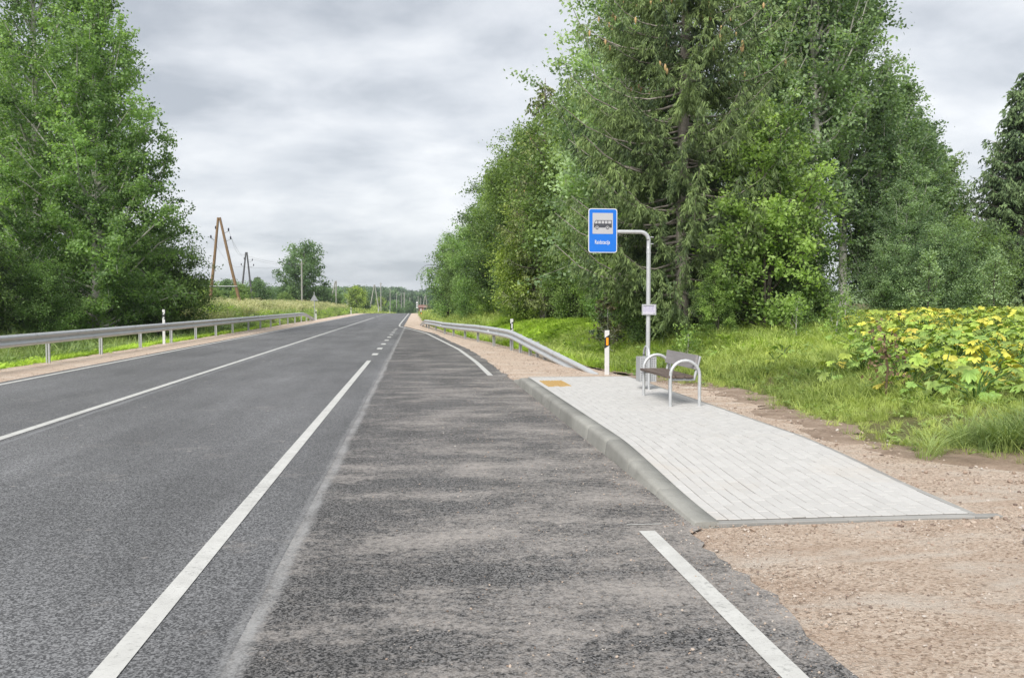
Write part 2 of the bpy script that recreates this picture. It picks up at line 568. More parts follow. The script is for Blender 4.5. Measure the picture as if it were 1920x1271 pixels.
M['wall_dark'] = mat_plain('wall_dark_timber', (0.10, 0.075, 0.06), 0.9)
M['wall_pale'] = mat_plain('wall_pale', (0.55, 0.52, 0.49), 0.9)
M['roof_grey'] = mat_plain('roof_grey', (0.42, 0.38, 0.36), 0.9)
M['pane'] = mat_plain('window_pane', (0.03, 0.035, 0.04), 0.1)
M['bark_spruce'] = mat_bark('bark_spruce', (0.15, 0.13, 0.11), (0.38, 0.35, 0.31), 5, (1, 1, 0.6))
M['bark_aspen'] = mat_bark('bark_aspen', (0.26, 0.255, 0.22), (0.62, 0.61, 0.56), 4, (1, 1, 0.8))
M['bark_dark'] = mat_bark('bark_dark', (0.035, 0.03, 0.025), (0.12, 0.105, 0.09))
M['cone'] = mat_plain('spruce_cone', (0.46, 0.32, 0.15), 0.8)
M['dry_stem'] = mat_plain('dry_stem', (0.11, 0.075, 0.04), 0.9)
M['stone'] = mat_plain('stone', (0.34, 0.29, 0.26), 0.85, var=0.35, scale=14)

LEAF = {
    'aspen_l': mat_leaf('leaf_mid_green', (0.050, 0.095, 0.028), (0.145, 0.225, 0.075)),
    'aspen': mat_leaf('leaf_grey_green', (0.044, 0.080, 0.036), (0.150, 0.215, 0.102)),
    'aspen_pale': mat_leaf('leaf_pale_grey_green', (0.070, 0.115, 0.055), (0.20, 0.265, 0.145)),
    'bright': mat_leaf('leaf_bright_green', (0.050, 0.092, 0.022), (0.165, 0.235, 0.062)),
    'lime': mat_leaf('leaf_yellow_green', (0.070, 0.108, 0.020), (0.20, 0.25, 0.060)),
    'olive': mat_leaf('leaf_olive', (0.048, 0.086, 0.022), (0.140, 0.195, 0.062)),
    'deep': mat_leaf('leaf_deep_green', (0.032, 0.060, 0.020), (0.120, 0.180, 0.058)),
    'dull': mat_leaf('leaf_dull_far', (0.040, 0.078, 0.032), (0.095, 0.150, 0.062)),
    'spruce': mat_leaf('needle_green', (0.018, 0.036, 0.012), (0.105, 0.145, 0.045), 0.2, 0.6),
    'spruce_dark': mat_leaf('needle_dark', (0.020, 0.042, 0.016), (0.088, 0.128, 0.048), 0.15, 0.6),
    'spruce_olive': mat_leaf('needle_olive', (0.050, 0.068, 0.022), (0.140, 0.165, 0.055), 0.15, 0.6),
    'red': mat_leaf('leaf_reddish', (0.022, 0.042, 0.016), (0.075, 0.065, 0.032), 0.2),
    'hog_green': mat_leaf('hogweed_green', (0.050, 0.092, 0.018), (0.185, 0.260, 0.056), 0.3, 0.45, rnd_hue=0.18, patch=3),
    'hog_lime': mat_leaf('hogweed_lime', (0.090, 0.135, 0.016), (0.250, 0.315, 0.056), 0.3, 0.45, rnd_hue=0.15, patch=3),
    'hog_yellow': mat_leaf('hogweed_yellow', (0.20, 0.20, 0.020), (0.42, 0.39, 0.07), 0.3, 0.5, rnd_hue=0.15, patch=3),
    'dry': mat_leaf('withered_leaf', (0.05, 0.032, 0.016), (0.10, 0.07, 0.035), 0.2, 0.8),
}
GRASS = {
    'fresh': mat_leaf('grass_fresh', (0.070, 0.105, 0.020), (0.220, 0.262, 0.066), 0.3, 0.5, 'INSTANCER', patch=0.9),
    'vivid': mat_leaf('grass_vivid', (0.095, 0.155, 0.014), (0.225, 0.310, 0.036), 0.35, 0.5, 'INSTANCER', patch=0.9),
    'dry': mat_leaf('grass_dry', (0.11, 0.13, 0.05), (0.31, 0.295, 0.165), 0.25, 0.7, 'INSTANCER', patch=0.4),
    'rough': mat_leaf('grass_rough', (0.055, 0.095, 0.026), (0.19, 0.235, 0.075), 0.3, 0.5, 'INSTANCER', patch=0.6),
    'weed': mat_leaf('weed_leaf', (0.060, 0.105, 0.024), (0.165, 0.225, 0.060), 0.3, 0.5, 'INSTANCER', patch=0.9),
}

# ------------------------------------------------------------------ lie of the land
def zroad(y):
    return -0.0118 * np.clip(np.asarray(y, float) - 146, 0, 320) * smooth01((np.asarray(y, float) - 140) / 25)


AE_Y = [-20, 5.9, 6.1, 18.2, 18.5, 24, 30.8, 38, 47.7, 54, 60.5, 64, 150, 1500]          # asphalt's edge on the bay side
AE_X = [1.90, 1.90, 2.005, 2.005, 1.98, 1.97, 1.82, 1.40, 0.90, 0.15, -0.62, -0.92, -0.95, -0.95]
GE_Y = [-20, 6.3, 7.6, 8.4, 9.6, 11, 12.4, 14, 15.6, 17, 18.4, 20.3, 25, 30, 37, 43, 53, 66, 80, 150, 1500]   # gravel's outer edge
GE_X = [14, 12, 6.0, 5.25, 4.95, 5.0, 5.15, 5.35, 5.45, 5.2, 4.75, 4.5, 4.05, 3.65, 3.0, 2.3, 1.6, 0.8, 0.5, 0.35, 0.35]


def asphalt_edge(y): return np.interp(y, AE_Y, AE_X)
def gravel_edge(y): return np.interp(y, GE_Y, GE_X)


LEFT_ASPHALT, LEFT_GRAVEL = -8.46, -10.15


def wob(x, y):
    return (np.sin(x * 0.9 + 1.3 * np.sin(y * 0.37)) + np.sin(y * 0.71 + 2.1 + 0.8 * np.sin(x * 0.53)) + 0.5 * np.sin(x * 2.3 + y * 1.7)) / 2.5


def height(x, y):
    x = np.asarray(x, float); y = np.asarray(y, float)
    zr = zroad(y)
    base = zr - 0.03
    d = x - gravel_edge(y)
    pa = np.interp(d, [0, 0.3, 1.7, 4.2, 8, 20, 60], [0, -0.06, -0.42, 0.55, 0.85, 1.1, 1.6])
    pb = np.interp(d, [0, 0.9, 2.3, 4.5, 12, 25, 60], [0, 0.05, 0.30, 0.50, 0.85, 1.1, 1.6])
    k = smooth01((y - 19.0) / 3.6)
    right = pa * k + pb * (1 - k) * smooth01((y - 5.8) / 2.2)
    far_r = smooth01((y - 140) / 60)
    right = right * (1 - far_r) + far_r * (np.interp(d, [0, 3, 8], [0, 0.3, 0.4]) - zr * smooth01(d / 25))
    e = LEFT_GRAVEL - x
    pl = np.interp(e, [0, 0.3, 2.2, 4.0, 7, 12, 40], [0, -0.06, -0.7, -0.55, -0.05, 0.2, 0.8])
    pf = np.interp(e, [0, 0.6, 2.4, 6.0, 14, 60], [0, -0.04, 0.45, 0.95, 1.1, 0.6])
    kl = smooth01((y - 46) / 26)
    left = pl * (1 - kl) + pf * kl
    fl = smooth01((y - 165) / 60)
    left = left * (1 - fl) + fl * (np.interp(e, [0, 1, 4], [0, 0.1, 0.3]) - zr * smooth01(e / 10))
    z = base + np.where(d > 0, right, 0) + np.where(e > 0, left, 0)
    rough = np.clip(np.maximum(d, e), 0, 3) / 3
    z = z + 0.05 * wob(x, y) * rough
    hill = smooth01((y - 470) / 800) * 13 + smooth01((np.abs(x) - 120) / 500) * 6
    return z + hill * smooth01((y - 300) / 200)


def hz(x, y):
    return float(height(x, y))


def build_ground():
    xs = np.unique(np.round(np.concatenate([np.arange(-900, -60, 40), np.arange(-60, -22, 3), np.arange(-22, 22, 0.4), np.arange(22, 60, 2.5), np.arange(60, 901, 40)]), 3))
    ys = np.unique(np.round(np.concatenate([np.arange(-40, 0, 4), np.arange(0, 45, 0.4), np.arange(45, 120, 1.5), np.arange(120, 260, 6), np.arange(260, 2200, 45)]), 3))
    X, Y = np.meshgrid(xs, ys)
    Z = height(X, Y)
    # keep the sheet well under the road
    road = (X > LEFT_ASPHALT - 0.3) & (X < asphalt_edge(Y) - 0.0)
    Z = np.where(road, zroad(Y) - 0.12, Z)
    plat = (X > 1.9) & (X < 4.4) & (Y > 6.0) & (Y < 17.2)
    Z = np.where(plat, -0.12, Z)
    nx, ny = len(xs), len(ys)
    i = np.arange(ny - 1)[:, None] * nx + np.arange(nx - 1)[None, :]
    q = np.stack([i, i + 1, i + nx + 1, i + nx], -1)
    cx = 0.5 * (X[:-1, :-1] + X[1:, 1:]); cy = 0.5 * (Y[:-1, :-1] + Y[1:, 1:])
    field = (cy > 205)
    mb = MB()
    mb.add(np.stack([X, Y, Z], -1).reshape(-1, 3), q[~field], True, 0)
    mb.f.append((q[field], True, 1))
    o = mb.build('ground', [M['soil'], M['field']])
    tag(o, kind='structure')


def strip(name, ys, x0, x1, zoff, mat, nx=1, follow=None, kind='structure', zvar=None):
    """a sheet between two edge curves"""
    ys = np.asarray(ys, float)
    x0 = np.broadcast_to(np.asarray(x0, float), ys.shape); x1 = np.broadcast_to(np.asarray(x1, float), ys.shape)
    t = np.linspace(0, 1, nx + 1)
    X = x0[:, None] * (1 - t) + x1[:, None] * t
    Y = np.repeat(ys[:, None], nx + 1, 1)
    Z = (zroad(Y) if follow is None else follow(X, Y)) + zoff
    if zvar is not None:
        Z = Z + zvar(X, Y)
    n = nx + 1
    i = np.arange(len(ys) - 1)[:, None] * n + np.arange(nx)[None, :]
    q = np.stack([i, i + 1, i + n + 1, i + n], -1).reshape(-1, 4)
    mb = MB()
    mb.add(np.stack([X, Y, Z], -1).reshape(-1, 3), q, True)
    return tag(mb.build(name, mat), kind=kind)


def jag(ys, amp, seed, fine=0.5):
    r = np.random.default_rng(seed)
    a = r.normal(0, 1, len(ys))
    b = np.convolve(a, np.ones(7) / 7, 'same') * 2.2
    return amp * (fine * a * 0.5 + b * 0.6)


def build_roads():
    ys = np.concatenate([np.arange(-8, 30, 0.25), np.arange(30, 150, 2), np.arange(150, 470, 8)])
    seam = np.interp(ys, [0, 56, 62, 66], [-0.85, -0.85, -0.93, -0.95])
    strip('road', ys, LEFT_ASPHALT + jag(ys, 0.02, 1), seam, 0.0, M['road'], 6)
    yb = np.concatenate([np.arange(-8, 30, 0.12), np.arange(30, 62.1, 0.5)])
    sb = np.interp(yb, [0, 56, 62, 66], [-0.85, -0.85, -0.93, -0.95])
    far = np.where((yb > 6.5) & (yb < 18.2), 0.0, 1.0)
    ae = np.maximum(asphalt_edge(yb) + jag(yb, 0.018, 2, 2.2) * far, sb + 0.01)
    strip('bus_bay', yb, sb, ae, 0.0, M['bay'], 6)
    # gravel verges: right (wide in front of the platform), left ribbon
    yg = np.arange(-6, 6.15, 0.1)
    strip('gravel_apron', yg, asphalt_edge(yg) - 0.25, gravel_edge(yg), -0.006 + 0.0, M['gravel'], 26,
          zvar=lambda X, Y: 0.008 * wob(X * 4, Y * 4) - 0.016 * smooth01((2.5 - X) / 0.5) + 0.05 * smooth01((X - 6) / 4))
    yg = np.arange(5.95, 17.4, 0.1)
    o0 = np.where(yg < 6.1, 4.3, 4.2)
    strip('gravel_path', yg, o0, gravel_edge(yg) + jag(yg, 0.16, 4), 0.012, M['gravel'], 8, follow=height,
          zvar=lambda X, Y: 0.012 * wob(X * 4, Y * 4) + 0.02 - 0.028 * (1 - smooth01((Y - 5.95) / 0.45)))
    yg = np.concatenate([np.arange(17.0, 40, 0.15), np.arange(40, 150, 1.0), np.arange(150, 330, 8)])
    strip('gravel_verge', yg, asphalt_edge(yg) - 0.12, gravel_edge(yg) + jag(yg, 0.09, 5) * np.where(yg > 60, 0.4, 1), 0.022, M['gravel'], 8, follow=lambda X, Y: np.maximum(height(X, Y), zroad(Y) - 0.06),
          zvar=lambda X, Y: 0.008 * wob(X * 4, Y * 4) - 0.026 * smooth01((asphalt_edge(Y) + 0.15 - X) / 0.2))
    yg = np.concatenate([np.arange(4, 60, 0.2), np.arange(60, 150, 1.0), np.arange(150, 330, 8)])
    strip('gravel_shoulder', yg, LEFT_GRAVEL + jag(yg, 0.09, 6), LEFT_ASPHALT + 0.1 + jag(yg, 0.03, 7), 0.0, M['gravel'], 5,
          zvar=lambda X, Y: -0.004 - 0.012 * smooth01((X - LEFT_ASPHALT + 0.2) / 0.2) + 0.005 * wob(X * 4, Y * 4))
    # bare earth at the foot of the grass bank
    yg = np.arange(5.0, 19.0, 0.15)
    strip('bare_earth', yg, gravel_edge(yg) - 0.25 + jag(yg, 0.1, 8), gravel_edge(yg) + 0.55 + jag(yg, 0.25, 9) + 0.8 * smooth01((9.5 - yg) / 2), 0.036, M['dirt'], 8, follow=height,
          zvar=lambda X, Y: 0.025 * wob(X * 5, Y * 5) - 0.03 * smooth01((gravel_edge(Y) - 0.1 - X) / 0.2))
    yg = np.arange(18.6, 25.5, 0.15)
    strip('bare_slope', yg, gravel_edge(yg) + 0.05 + jag(yg, 0.08, 10), gravel_edge(yg) + 2.7 * np.exp(-((yg - 21.2) / 2.4) ** 2) + 0.35 + jag(yg, 0.3, 12), 0.03, M['dirt'], 10, follow=height,
          zvar=lambda X, Y: 0.03 * wob(X * 5, Y * 5))
    # painted lines
    yl = np.concatenate([np.arange(-6, 150, 1.0), np.arange(150, 460, 10)])
    strip('edge_line', yl, -8.265, -8.135, 0.005, M['paint'])
    yc = np.arange(-6, 105, 1.0)
    strip('centre_line', yc, -4.99, -4.86, 0.005, M['paint'])
    for y0 in np.arange(109, 146, 9.0):
        strip('centre_dash', [y0, y0 + 4.5], -4.99, -4.86, 0.005, M['paint'])
    strip('bay_line', np.arange(-6, 25.1, 0.5), -1.405, -1.285, 0.005, M['paint'])
    for k in range(9):
        y0 = 27.6 + 3.55 * k
        strip('bay_dash', [y0, y0 + 1.05], -1.415, -1.235, 0.005, M['paint'])
    strip('bay_edge_line', np.arange(-6, 6.25, 0.25), 1.545, 1.66, 0.005, M['paint'])
    yt = np.concatenate([np.linspace(19.5, 62, 90), np.arange(63, 150, 2), np.arange(150, 460, 10)])
    xt = np.interp(yt, [19.6, 24, 30.8, 38, 47.7, 54, 59, 61, 62.5, 64, 66, 150, 460], [1.62, 1.61, 1.45, 1.05, 0.51, -0.20, -0.84, -1.08, -1.22, -1.29, -1.32, -1.34, -1.34])
    for _ in range(3):
        xt[1:-1] = 0.25 * xt[:-2] + 0.5 * xt[1:-1] + 0.25 * xt[2:]
    strip('bay_taper_line', yt, xt - 0.06, xt + 0.06, 0.005, M['paint'])
    # thin score marks across the ends of the bay line
    strip('score_mark', [6.17, 6.185], 1.50, 1.76, 0.006, M['paint'])


build_ground()
build_roads()


# ------------------------------------------------------------------ platform with kerb and pavers
PX0, PX1, PY0, PY1 = 2.17, 4.15, 6.2, 17.05


def ptop(y):
    """top of the paving: level, then ramping down to the apron at its near end"""
    return 0.02 + 0.14 * smooth01((np.asarray(y, float) - 6.1) / 3.3)


def build_platform():
    pav = empty('pavement', (0, 0, 0))
    tag(pav, kind='structure')
    # bedding under the stones, the joints show it
    ys = np.arange(PY0, PY1 + 0.01, 0.35)
    mb = MB()
    v = np.concatenate([np.stack([np.full_like(ys, PX0), ys, ptop(ys) - 0.007], -1), np.stack([np.full_like(ys, PX1), ys, ptop(ys) - 0.007], -1),
                        np.stack([np.full_like(ys, PX0), ys, np.full_like(ys, -0.1)], -1), np.stack([np.full_like(ys, PX1), ys, np.full_like(ys, -0.1)], -1)])
    n = len(ys)
    f = []
    for i in range(n - 1):
        f += [(i, n + i, n + i + 1, i + 1), (2 * n + i, i, i + 1, 2 * n + i + 1), (n + i, 3 * n + i, 3 * n + i + 1, n + i + 1)]
    f += [(0, 2 * n, 3 * n, n), (n - 1, 2 * n - 1, 4 * n - 1, 3 * n - 1)]
    mb.add(v, f)
    mb.build('bedding', M['joint'], pav)
    w, l, g = 0.099, 0.2, 0.006
    ncol = 20
    w = (PX1 - PX0) / ncol
    stones = []
    r = random.Random(3)
    offs = [(i % 2) * 0.1 + r.uniform(-0.012, 0.012) for i in range(ncol)]
    for c in range(ncol):
        y = PY0 - (0.1 if c % 2 else 0.0)
        y = PY0 - offs[c]
        while y < PY1 - 0.02:
            a, b = max(y, PY0), min(y + l, PY1)
            if b - a > 0.03:
                x0, x1 = PX0 + c * w, PX0 + (c + 1) * w
                if not (2.245 < 0.5 * (x0 + x1) < 2.70 and 15.15 < 0.5 * (a + b) < 16.25):
                    stones.append((x0 + g / 2, x1 - g / 2, a + g / 2, b - g / 2))
            y += l
    stones.sort(key=lambda s: s[2] + 0.2 * abs(s[0] - 2.5))

    def stone(mb, s, loc=(0, 0, 0)):
        x0, x1, a, b = s
        dz = r.uniform(-0.0018, 0.0022); tl = r.uniform(-0.001, 0.001)
        za, zb = float(ptop(a)) + dz, float(ptop(b)) + dz
        c = 0.0035
        v = [(x0, a, za - 0.05), (x1, a, za - 0.05), (x1, b, zb - 0.05), (x0, b, zb - 0.05),
             (x0, a, za - c), (x1, a, za - c + tl), (x1, b, zb - c + tl), (x0, b, zb - c),
             (x0 + c, a + c, za), (x1 - c, a + c, za + tl), (x1 - c, b - c, zb + tl), (x0 + c, b - c, zb)]
        v = np.array(v) - np.array(loc)
        mb.add(v, [(0, 1, 5, 4), (1, 2, 6, 5), (2, 3, 7, 6), (3, 0, 4, 7), (4, 5, 9, 8), (5, 6, 10, 9), (6, 7, 11, 10), (7, 4, 8, 11), (8, 9, 10, 11)], tone=r.random())
    for s in stones[:300]:
        mb = MB(); loc = (0.5 * (s[0] + s[1]), 0.5 * (s[2] + s[3]), float(ptop(s[2])) - 0.05)
        stone(mb, s, loc)
        mb.build('paver', M['paver'], pav, loc, tone=True)
    mb = MB()
    for s in stones[300:]:
        stone(mb, s)
    o = mb.build('paving', M['paver'], pav, tone=True); o['kind'] = 'stuff'
    # yellow ribbed warning tiles
    for i in range(2):
        for j in range(5):
            x0, y0 = 2.26 + i * 0.22, 15.17 + j * 0.216
            mb = MB(); z = 0.162
            mb.bbox(0.002, 0.002, -0.05, 0.217, 0.213, 0.0, 0.003)
            for k in range(4):
                mb.bbox(0.012 + k * 0.052, 0.006, -0.001, 0.040 + k * 0.052, 0.209, 0.009, 0.004)
            mb.build('tactile_tile', M['tactile'], pav, (x0, y0, z))
    # slim edging along the back, the far end and the near end
    edge = empty('edging', (0, 0, 0)); tag(edge, kind='structure')
    y = PY0
    while y < PY1 + 0.05:
        b = min(y + 1.0, PY1 + 0.08)
        mb = MB()
        za, zb = float(ptop(y)) - 0.006, float(ptop(b)) - 0.006
        x0, x1 = PX1 + 0.003, PX1 + 0.053
        v = [(x0, y + .002, -0.15), (x1, y + .002, -0.15), (x1, b - .002, -0.15), (x0, b - .002, -0.15), (x0, y + .002, za), (x1, y + .002, za), (x1, b - .002, zb), (x0, b - .002, zb)]
        mb.add(v, [(0, 3, 2, 1), (4, 5, 6, 7), (0, 1, 5, 4), (1, 2, 6, 5), (2, 3, 7, 6), (3, 0, 4, 7)])
        mb.build('edging_stone', M['edging'], edge)
        y = b
    x = PX0 - 0.02
    while x < PX1 + 0.2:
        b = min(x + 1.0, PX1 + 0.22)
        mb = MB(); mb.bbox(x + .002, PY0 - 0.083, -0.1, b - .002, PY0 - 0.003, 0.012, 0.004)
        mb.build('edging_stone', M['edging'], edge)
        x = b
    mb = MB(); mb.bbox(PX0, PY1 + 0.003, -0.1, PX1, PY1 + 0.083, 0.163, 0.004); mb.build('edging_stone', M['edging'], edge)
    # kerb stones: rounded front, ramping down at the near end
    kerb = empty('kerb', (0, 0, 0)); tag(kerb, kind='structure')
    y = PY0 - 0.08
    while y < PY1 + 0.9:
        b = min(y + 1.0, PY1 + 0.95)
        yy = np.array([y + .003, y + .012] + list(np.linspace(y + .15, b - .15, 5)) + [b - .012, b - .003])
        mb = MB(); rows = []
        for s in yy:
            zt = float(ptop(s)) + 0.006
            if s > PY1 - 0.3:
                zt -= 0.13 * float(smooth01((s - (PY1 - 0.3)) / 1.3))
            if s in (yy[0], yy[-1]): zt -= 0.003
            hgt = max(zt, 0.014)
            rr = min(0.05, hgt * 0.6)
            pr = [(PX0 - 0.003, -0.12), (PX0 - 0.003, hgt)]
            fx = PX0 - 0.19 + (0.003 if s in (yy[0], yy[-1]) else 0.0)
            for a in np.linspace(90, 180, 6):
                pr.append((fx + rr + 0.006 + rr * math.cos(rad(a)), hgt - rr + rr * math.sin(rad(a))))
            pr.append((fx - 0.012, -0.01)); pr.append((fx - 0.012, -0.12))
            rows.append([(px, s, pz) for px, pz in pr])
        n = len(rows[0])
        V = np.array(rows).reshape(-1, 3)
        f = [(i * n + k, i * n + k + 1, (i + 1) * n + k + 1, (i + 1) * n + k) for i in range(len(yy) - 1) for k in range(n - 1)]
        mb.add(V, np.array(f)[:, ::-1], True)
        for base in (0, (len(yy) - 1) * n):
            cidx = [base + k for k in range(n)]
            mb.add(V[cidx], [tuple(range(n)) if base == 0 else tuple(range(n))[::-1]])
        mb.build('kerb_stone', M['kerb'], kerb)
        y = b


build_platform()


# ------------------------------------------------------------------ guardrails
def wbeam_profile():
    # (out from post, height) of the double-ridged beam, 0.31 m tall
    return [(0.000, 0.000), (0.030, 0.012), (0.075, 0.045), (0.080, 0.075), (0.070, 0.100), (0.020, 0.130), (0.010, 0.155), (0.020, 0.180),
            (0.070, 0.210), (0.080, 0.235), (0.075, 0.265), (0.030, 0.298), (0.000, 0.310)]


def arc_path(pts, step=0.5):
    pts = np.asarray(pts, float)
    s = np.concatenate([[0], np.cumsum(np.linalg.norm(np.diff(pts[:, :2], axis=0), axis=1))])
    q = np.arange(0, s[-1] + 1e-6, step)
    out = np.stack([np.interp(q, s, pts[:, i]) for i in range(3)], -1)
    for _ in range(2):
        out[1:-1] = 0.25 * out[:-2] + 0.5 * out[1:-1] + 0.25 * out[2:]
    return out


def guardrail(name, label, path, side, posts, sec=4.0, reflect=(), beam_h=0.31, scale=1.0):
    """path: points of the beam's lower edge; side +1: the beam faces +X of the post"""
    root = empty(name, tuple(path[0]), label, 'guardrail', 'guardrails along the road')
    org = np.array(path[0], float)
    P = arc_path(path)
    T = unit(np.gradient(P, axis=0))
    N_ = unit(np.stack([T[:, 1], -T[:, 0], np.zeros(len(T))], -1)) * side      # towards the road
    prof = [(a * scale, b * beam_h / 0.31) for a, b in wbeam_profile()]
    npf = len(prof)
    per = int(sec / 0.5)
    i0 = 0
    while i0 < len(P) - 1:
        i1 = min(i0 + per, len(P) - 1)
        rows = []
        for i in range(i0, i1 + 1):
            push = 0.006 if i == i0 else 0.0          # sections overlap a little at each joint
            rows += [P[i] + N_[i] * (a + push) + np.array([0, 0, b]) - org for a, b in prof]
        V = np.array(rows)
        n = i1 - i0 + 1
        back = V.copy()
        for i in range(n):
            back[i * npf:(i + 1) * npf] -= N_[i0 + i] * 0.004
        f = [(i * npf + k, i * npf + k + 1, (i + 1) * npf + k + 1, (i + 1) * npf + k) for i in range(n - 1) for k in range(npf - 1)]
        mb = MB(); mb.add(V, f, True); mb.add(back, np.array(f)[:, ::-1], True)
        # bolt heads at the joint
        for b in (0.06, 0.25):
            c = P[i0] + N_[i0] * (0.074 * scale) + np.array([0, 0, b * beam_h / 0.31]) - org + T[i0] * 0.1
            mb.tube([c, c + N_[i0] * 0.016], 0.016, 6)
        mb.build('rail_beam', M['galv'], root)
        i0 = i1
    for (x, y, ztop, zbase) in posts:
        j = int(np.argmin(np.abs(P[:, 1] - y)))
        c = P[j] - N_[j] * 0.075; t = T[j]; nn = N_[j]
        mb = MB()
        # sigma-shaped post: two flanges and a recessed web
        def slab(u0, u1, v0, v1):
            pts = []
            for z in (zbase - 0.3, ztop):
                for (u, v) in ((u0, v0), (u1, v0), (u1, v1), (u0, v1)):
                    q = c + t * v + nn * u
                    pts.append((q[0] - org[0], q[1] - org[1], z - org[2]))
            mb.add(pts, [(0, 3, 2, 1), (4, 5, 6, 7), (0, 1, 5, 4), (1, 2, 6, 5), (2, 3, 7, 6), (3, 0, 4, 7)])
        slab(-0.05, -0.044, -0.03, 0.03); slab(0.044, 0.05, -0.03, 0.03); slab(-0.044, -0.02, -0.03, -0.024); slab(0.02, 0.044, -0.03, -0.024); slab(-0.02, 0.02, 0.0, 0.006)
        mb.build('rail_post', M['galv_dull'], root)
    for y in reflect:
        j = int(np.argmin(np.abs(P[:, 1] - y)))
        c = P[j] + N_[j] * 0.03 + np.array([0, 0, beam_h * 0.5]) - org
        mb = MB(); t = T[j]
        tri = [c + t * 0.0 + np.array([0, 0, 0.045]), c - np.array([0, 0, 0.045]), c + N_[j] * 0.075]
        tri2 = [p + t * 0.02 for p in tri]
        mb.add(np.array(tri + tri2), [(0, 1, 4, 3), (1, 2, 5, 4), (2, 0, 3, 5)]); mb.add(np.array(tri), [(0, 2, 1)]); mb.add(np.array(tri2), [(0, 1, 2)])
        mb.build('reflector', M['white_reflector'], root)
    return root


LB = 0.53
guardrail('guardrail', 'long galvanised guardrail on the outer verge before the A-frame pole',
          [(-9.86, 4, LB), (-9.86, 78, LB), (-10.0, 81, LB - 0.1), (-10.2, 90, -0.22)], 1,
          [(-9.86, y, LB + 0.30, -0.05) for y in np.arange(8.7, 79, 4.05)] + [(-10.0, 82.5, 0.68, -0.05), (-10.1, 86, 0.4, -0.05)], reflect=(33, 50.5, 74))
RP = [(4.10, 19.6, -0.30), (3.98, 20.5, -0.20), (3.18, 29.8, 0.40), (2.80, 33, 0.42), (2.49, 37, 0.40), (2.09, 40, 0.37), (1.72, 43.4, 0.34), (1.38, 47.1, 0.30), (1.05, 53, 0.27), (0.67, 57, 0.25), (0.52, 60, 0.2), (0.22, 67, -0.28)]
RPy = [p[1] for p in RP]; RPz = [p[2] for p in RP]
guardrail('guardrail', 'short galvanised guardrail curving along the bay with both ends bent to the gravel', RP, -1,
          [(0, y, float(np.interp(y, RPy, RPz)) + 0.29, -0.05) for y in (23.4, 24.9, 26.3, 27.3, 28.5, 29.9, 33, 36.9, 39.9, 43.4, 47.1, 53, 57, 59.5)], reflect=(33.6, 48))


# ------------------------------------------------------------------ bus stop furniture
def build_bench():
    x0, x1, ya, yb, zt = 3.53, 3.95, 12.0, 13.46, 0.16
    root = empty('bench', (x0, ya, zt), 'steel hoop bench with grey brown planks facing the road on the platform', 'bench')
    r = 0.024
    for y in (0.0, yb - ya):
        w = x1 - x0
        pts = [(0, y, -0.02), (0, y, 0.25)]
        c, rr = w / 2, w / 2
        zc = 0.665 - rr - r
        for a in np.linspace(180, 0, 15):
            pts.append((c + rr * math.cos(rad(a)), y, zc + rr * math.sin(rad(a)) * 1.0))
        pts += [(w, y, 0.25), (w, y, -0.02)]
        pts[1] = (0, y, zc * 0.5); pts[-2] = (w, y, zc * 0.5)
        MB().tube(pts, r, 12).build('hoop', M['galv'], root)
        # bracket: seat bearer and leaning upright
        mb = MB()
        s = 0.03 if y == 0 else -0.03
        yy = y + s
        mb.tube([(0.02, yy, 0.375), (w - 0.08, yy, 0.375)], 0.021, 8)
        mb.tube([(w - 0.075, yy, 0.36), (w - 0.055, yy, 0.43), (w + 0.015, yy, 0.70)], 0.021, 8)
        mb.build('bracket', M['galv_dull'], root)
    L = yb - ya
    for k in range(3):
        xa = -0.055 + k * 0.132
        mb = MB(); mb.bbox(xa, -0.02, 0.398, xa + 0.118, L + 0.02, 0.432, 0.005)
        mb.build('seat_plank', M['plank'], root)
    mb = MB()
    a = np.array([x1 - x0 - 0.035, 0, 0.515]); b = np.array([x1 - x0 - 0.005, 0, 0.715])
    d = unit(b - a); n = np.array([-d[2], 0, d[0]])
    V = []
    for y in (0.0, L):
        for q in (a, b, b + n * 0.034, a + n * 0.034):
            V.append((q[0] - 0.0, y, q[2]))
    V = np.array(V) + np.array([-0.012, 0, 0])
    mb.add(V, [(0, 1, 2, 3), (7, 6, 5, 4), (0, 4, 5, 1), (1, 5, 6, 2), (2, 6, 7, 3), (3, 7, 4, 0)])
    mb.build('backrest', M['plank_grey'], root)


